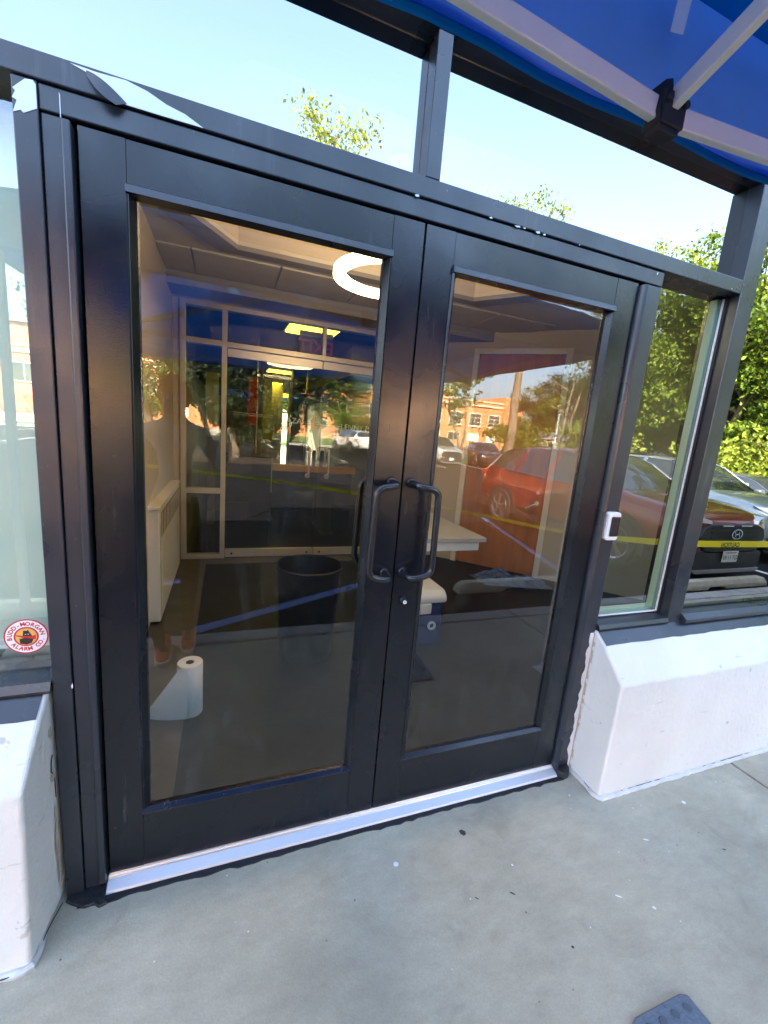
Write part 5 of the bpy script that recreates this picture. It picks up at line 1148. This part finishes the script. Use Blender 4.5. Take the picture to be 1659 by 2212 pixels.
PE = [(0, 1), (1, 2), (2, 3), (3, 4), (4, 5), (5, 6), (6, 7), (0, 8), (8, 9), (9, 10), (10, 11), (11, 12), (12, 13), (0, 14), (14, 15), (15, 16), (16, 17), (17, 18), (18, 19), (3, 20), (20, 21), (21, 22), (22, 23), (23, 24), (24, 25), (3, 26), (26, 27), (27, 28), (28, 29), (29, 30), (30, 31), (6, 32)]
# fingers of the phone hand close around the phone edges, those of the other hang relaxed
def finger(root, pts):
    prev = root
    for q in pts: PV.append(q); PE.append((prev, len(PV) - 1)); prev = len(PV) - 1
for k, (dx, l) in enumerate(((-.024, .9), (-.009, 1.0), (.007, .95), (.021, .8))):
    finger(25, [(0.336 + dx * 1.1, -1.398, 1.470, .0095), (0.336 + dx * 1.4 + .018, -1.385, 1.470 + .028 * l, .009), (0.336 + dx * .6 + .03, -1.378, 1.485 + .026 * l, .008)])
finger(25, [(0.312, -1.408, 1.462, .011), (0.298, -1.400, 1.490, .010), (0.300, -1.392, 1.512, .009)])
for k, (dx, l) in enumerate(((-.022, .9), (-.008, 1.0), (.007, .95), (.020, .78))):
    finger(31, [(-0.15 + dx, -1.548, .765, .0095), (-0.15 + dx * 1.1, -1.538, .765 - .035 * l, .009), (-0.15 + dx, -1.520, .765 - .058 * l, .008)])
finger(31, [(-0.122, -1.535, .80, .011), (-0.115, -1.520, .775, .010), (-0.118, -1.512, .752, .009)])
bme = skin_body('body', PV, PE, 0)
for m_ in (skin_m, jacket_m, trouser_m, shoe_m): bme.materials.append(m_)
for p in bme.polygons:
    c = p.center
    i = 0
    if c.z < 0.03: i = 3
    elif c.z < 0.97 and not (abs(c.x - 0.02) > 0.105 and c.z > 0.66 and c.x < -0.10): i = 2
    elif c.z < 1.455 and not (c.x > 0.30 and c.z > 1.375) and not (c.x < -0.10 and c.z < 0.87): i = 1
    p.material_index = i
    p.use_smooth = True
ph = thing('person', 'person in grey jacket, orange headscarf and orange shoes raising a phone outside the doors', 'person', (0.03, -1.55, GZ))
obj('body', bme, None, ph)
bpy.context.view_layer.update()
sca = MB().lathe([(0.080, -0.070), (0.094, -0.030), (0.099, 0.015), (0.090, 0.062), (0.060, 0.096), (0.0, 0.108)], (0.035, -1.655, 1.625), 24)
sca = MB().add([(x, y if y < -1.60 else y, z + (0.055 if y > -1.60 else 0) * min(1, (y + 1.60) / .03 if y > -1.60 else 0)) for x, y, z in sca.v], sca.f)
obj('headscarf', sca, orange_m, ph, smooth=True)
obj('scarf_tail', MB().tube([(0.035, -1.74, 1.60), (0.0, -1.765, 1.52), (-0.03, -1.76, 1.43)], [.05, .055, .02], 10), orange_m, ph, smooth=True)
for s_ in (-1, 1):
    obj('eye', MB().lathe([(0, .010), (.008, .006), (.0105, 0), (.008, -.006), (0, -.010)], (0.035 + s_ * .030, -1.560, 1.600), 10), white_m, ph, smooth=True)
    obj('ear', MB().lathe([(0, .022), (.010, .012), (.012, 0), (.009, -.014), (0, -.022)], (0.035 + s_ * .080, -1.65, 1.590), 10), skin_m, ph, smooth=True)
obj('mouth', MB().tube([(0.012, -1.563, 1.545), (0.035, -1.556, 1.543), (0.058, -1.563, 1.545)], .005, 6), mat('lip', (.30, .11, .09), .5), ph, smooth=True)
for dx, yy, zz in ((0.115, -1.53, GZ), (-0.02, -1.40, GZ)):
    obj('shoe_sole', MB().prism([(dx - .045, yy - .16), (dx + .04, yy - .16), (dx + .052, yy - .02), (dx + .05, yy + .08), (dx + .02, yy + .115), (dx - .03, yy + .105), (dx - .05, yy)], 2, zz + .0008, zz + .028), white_m, ph, 0.006)
    obj('shoe', MB().add([(dx + a, yy + b, zz + .026 + c) for a, b, c in [(-.042, -.155, 0), (.038, -.155, 0), (.048, .07, 0), (.018, .11, 0), (-.03, .10, 0), (-.046, 0, 0), (-.03, -.14, .075), (.028, -.14, .075), (.034, -.03, .075), (.03, .07, .038), (-.022, .07, .038), (-.034, -.03, .075)]], [(0, 1, 7, 6), (1, 2, 9, 8, 7), (2, 3, 9), (3, 4, 10, 9), (4, 5, 11, 10), (5, 0, 6, 11), (6, 7, 8, 11), (8, 9, 10, 11), (0, 5, 4, 3, 2, 1)]), shoe_m, ph, 0.012, seg=3)
phn = thing('phone', 'phone held up by the photographer, reflected beside the inner frame', 'phone', (0.34, -1.375, 1.47))
mw = cam.matrix_world.copy()
pm = MB().box(-0.036, 0.036, -0.105, 0.045, 0.012, 0.020)
pm.v = [tuple(mw @ Vector(v)) for v in pm.v]
obj('case', pm, handle_m, phn, 0.004, seg=2)
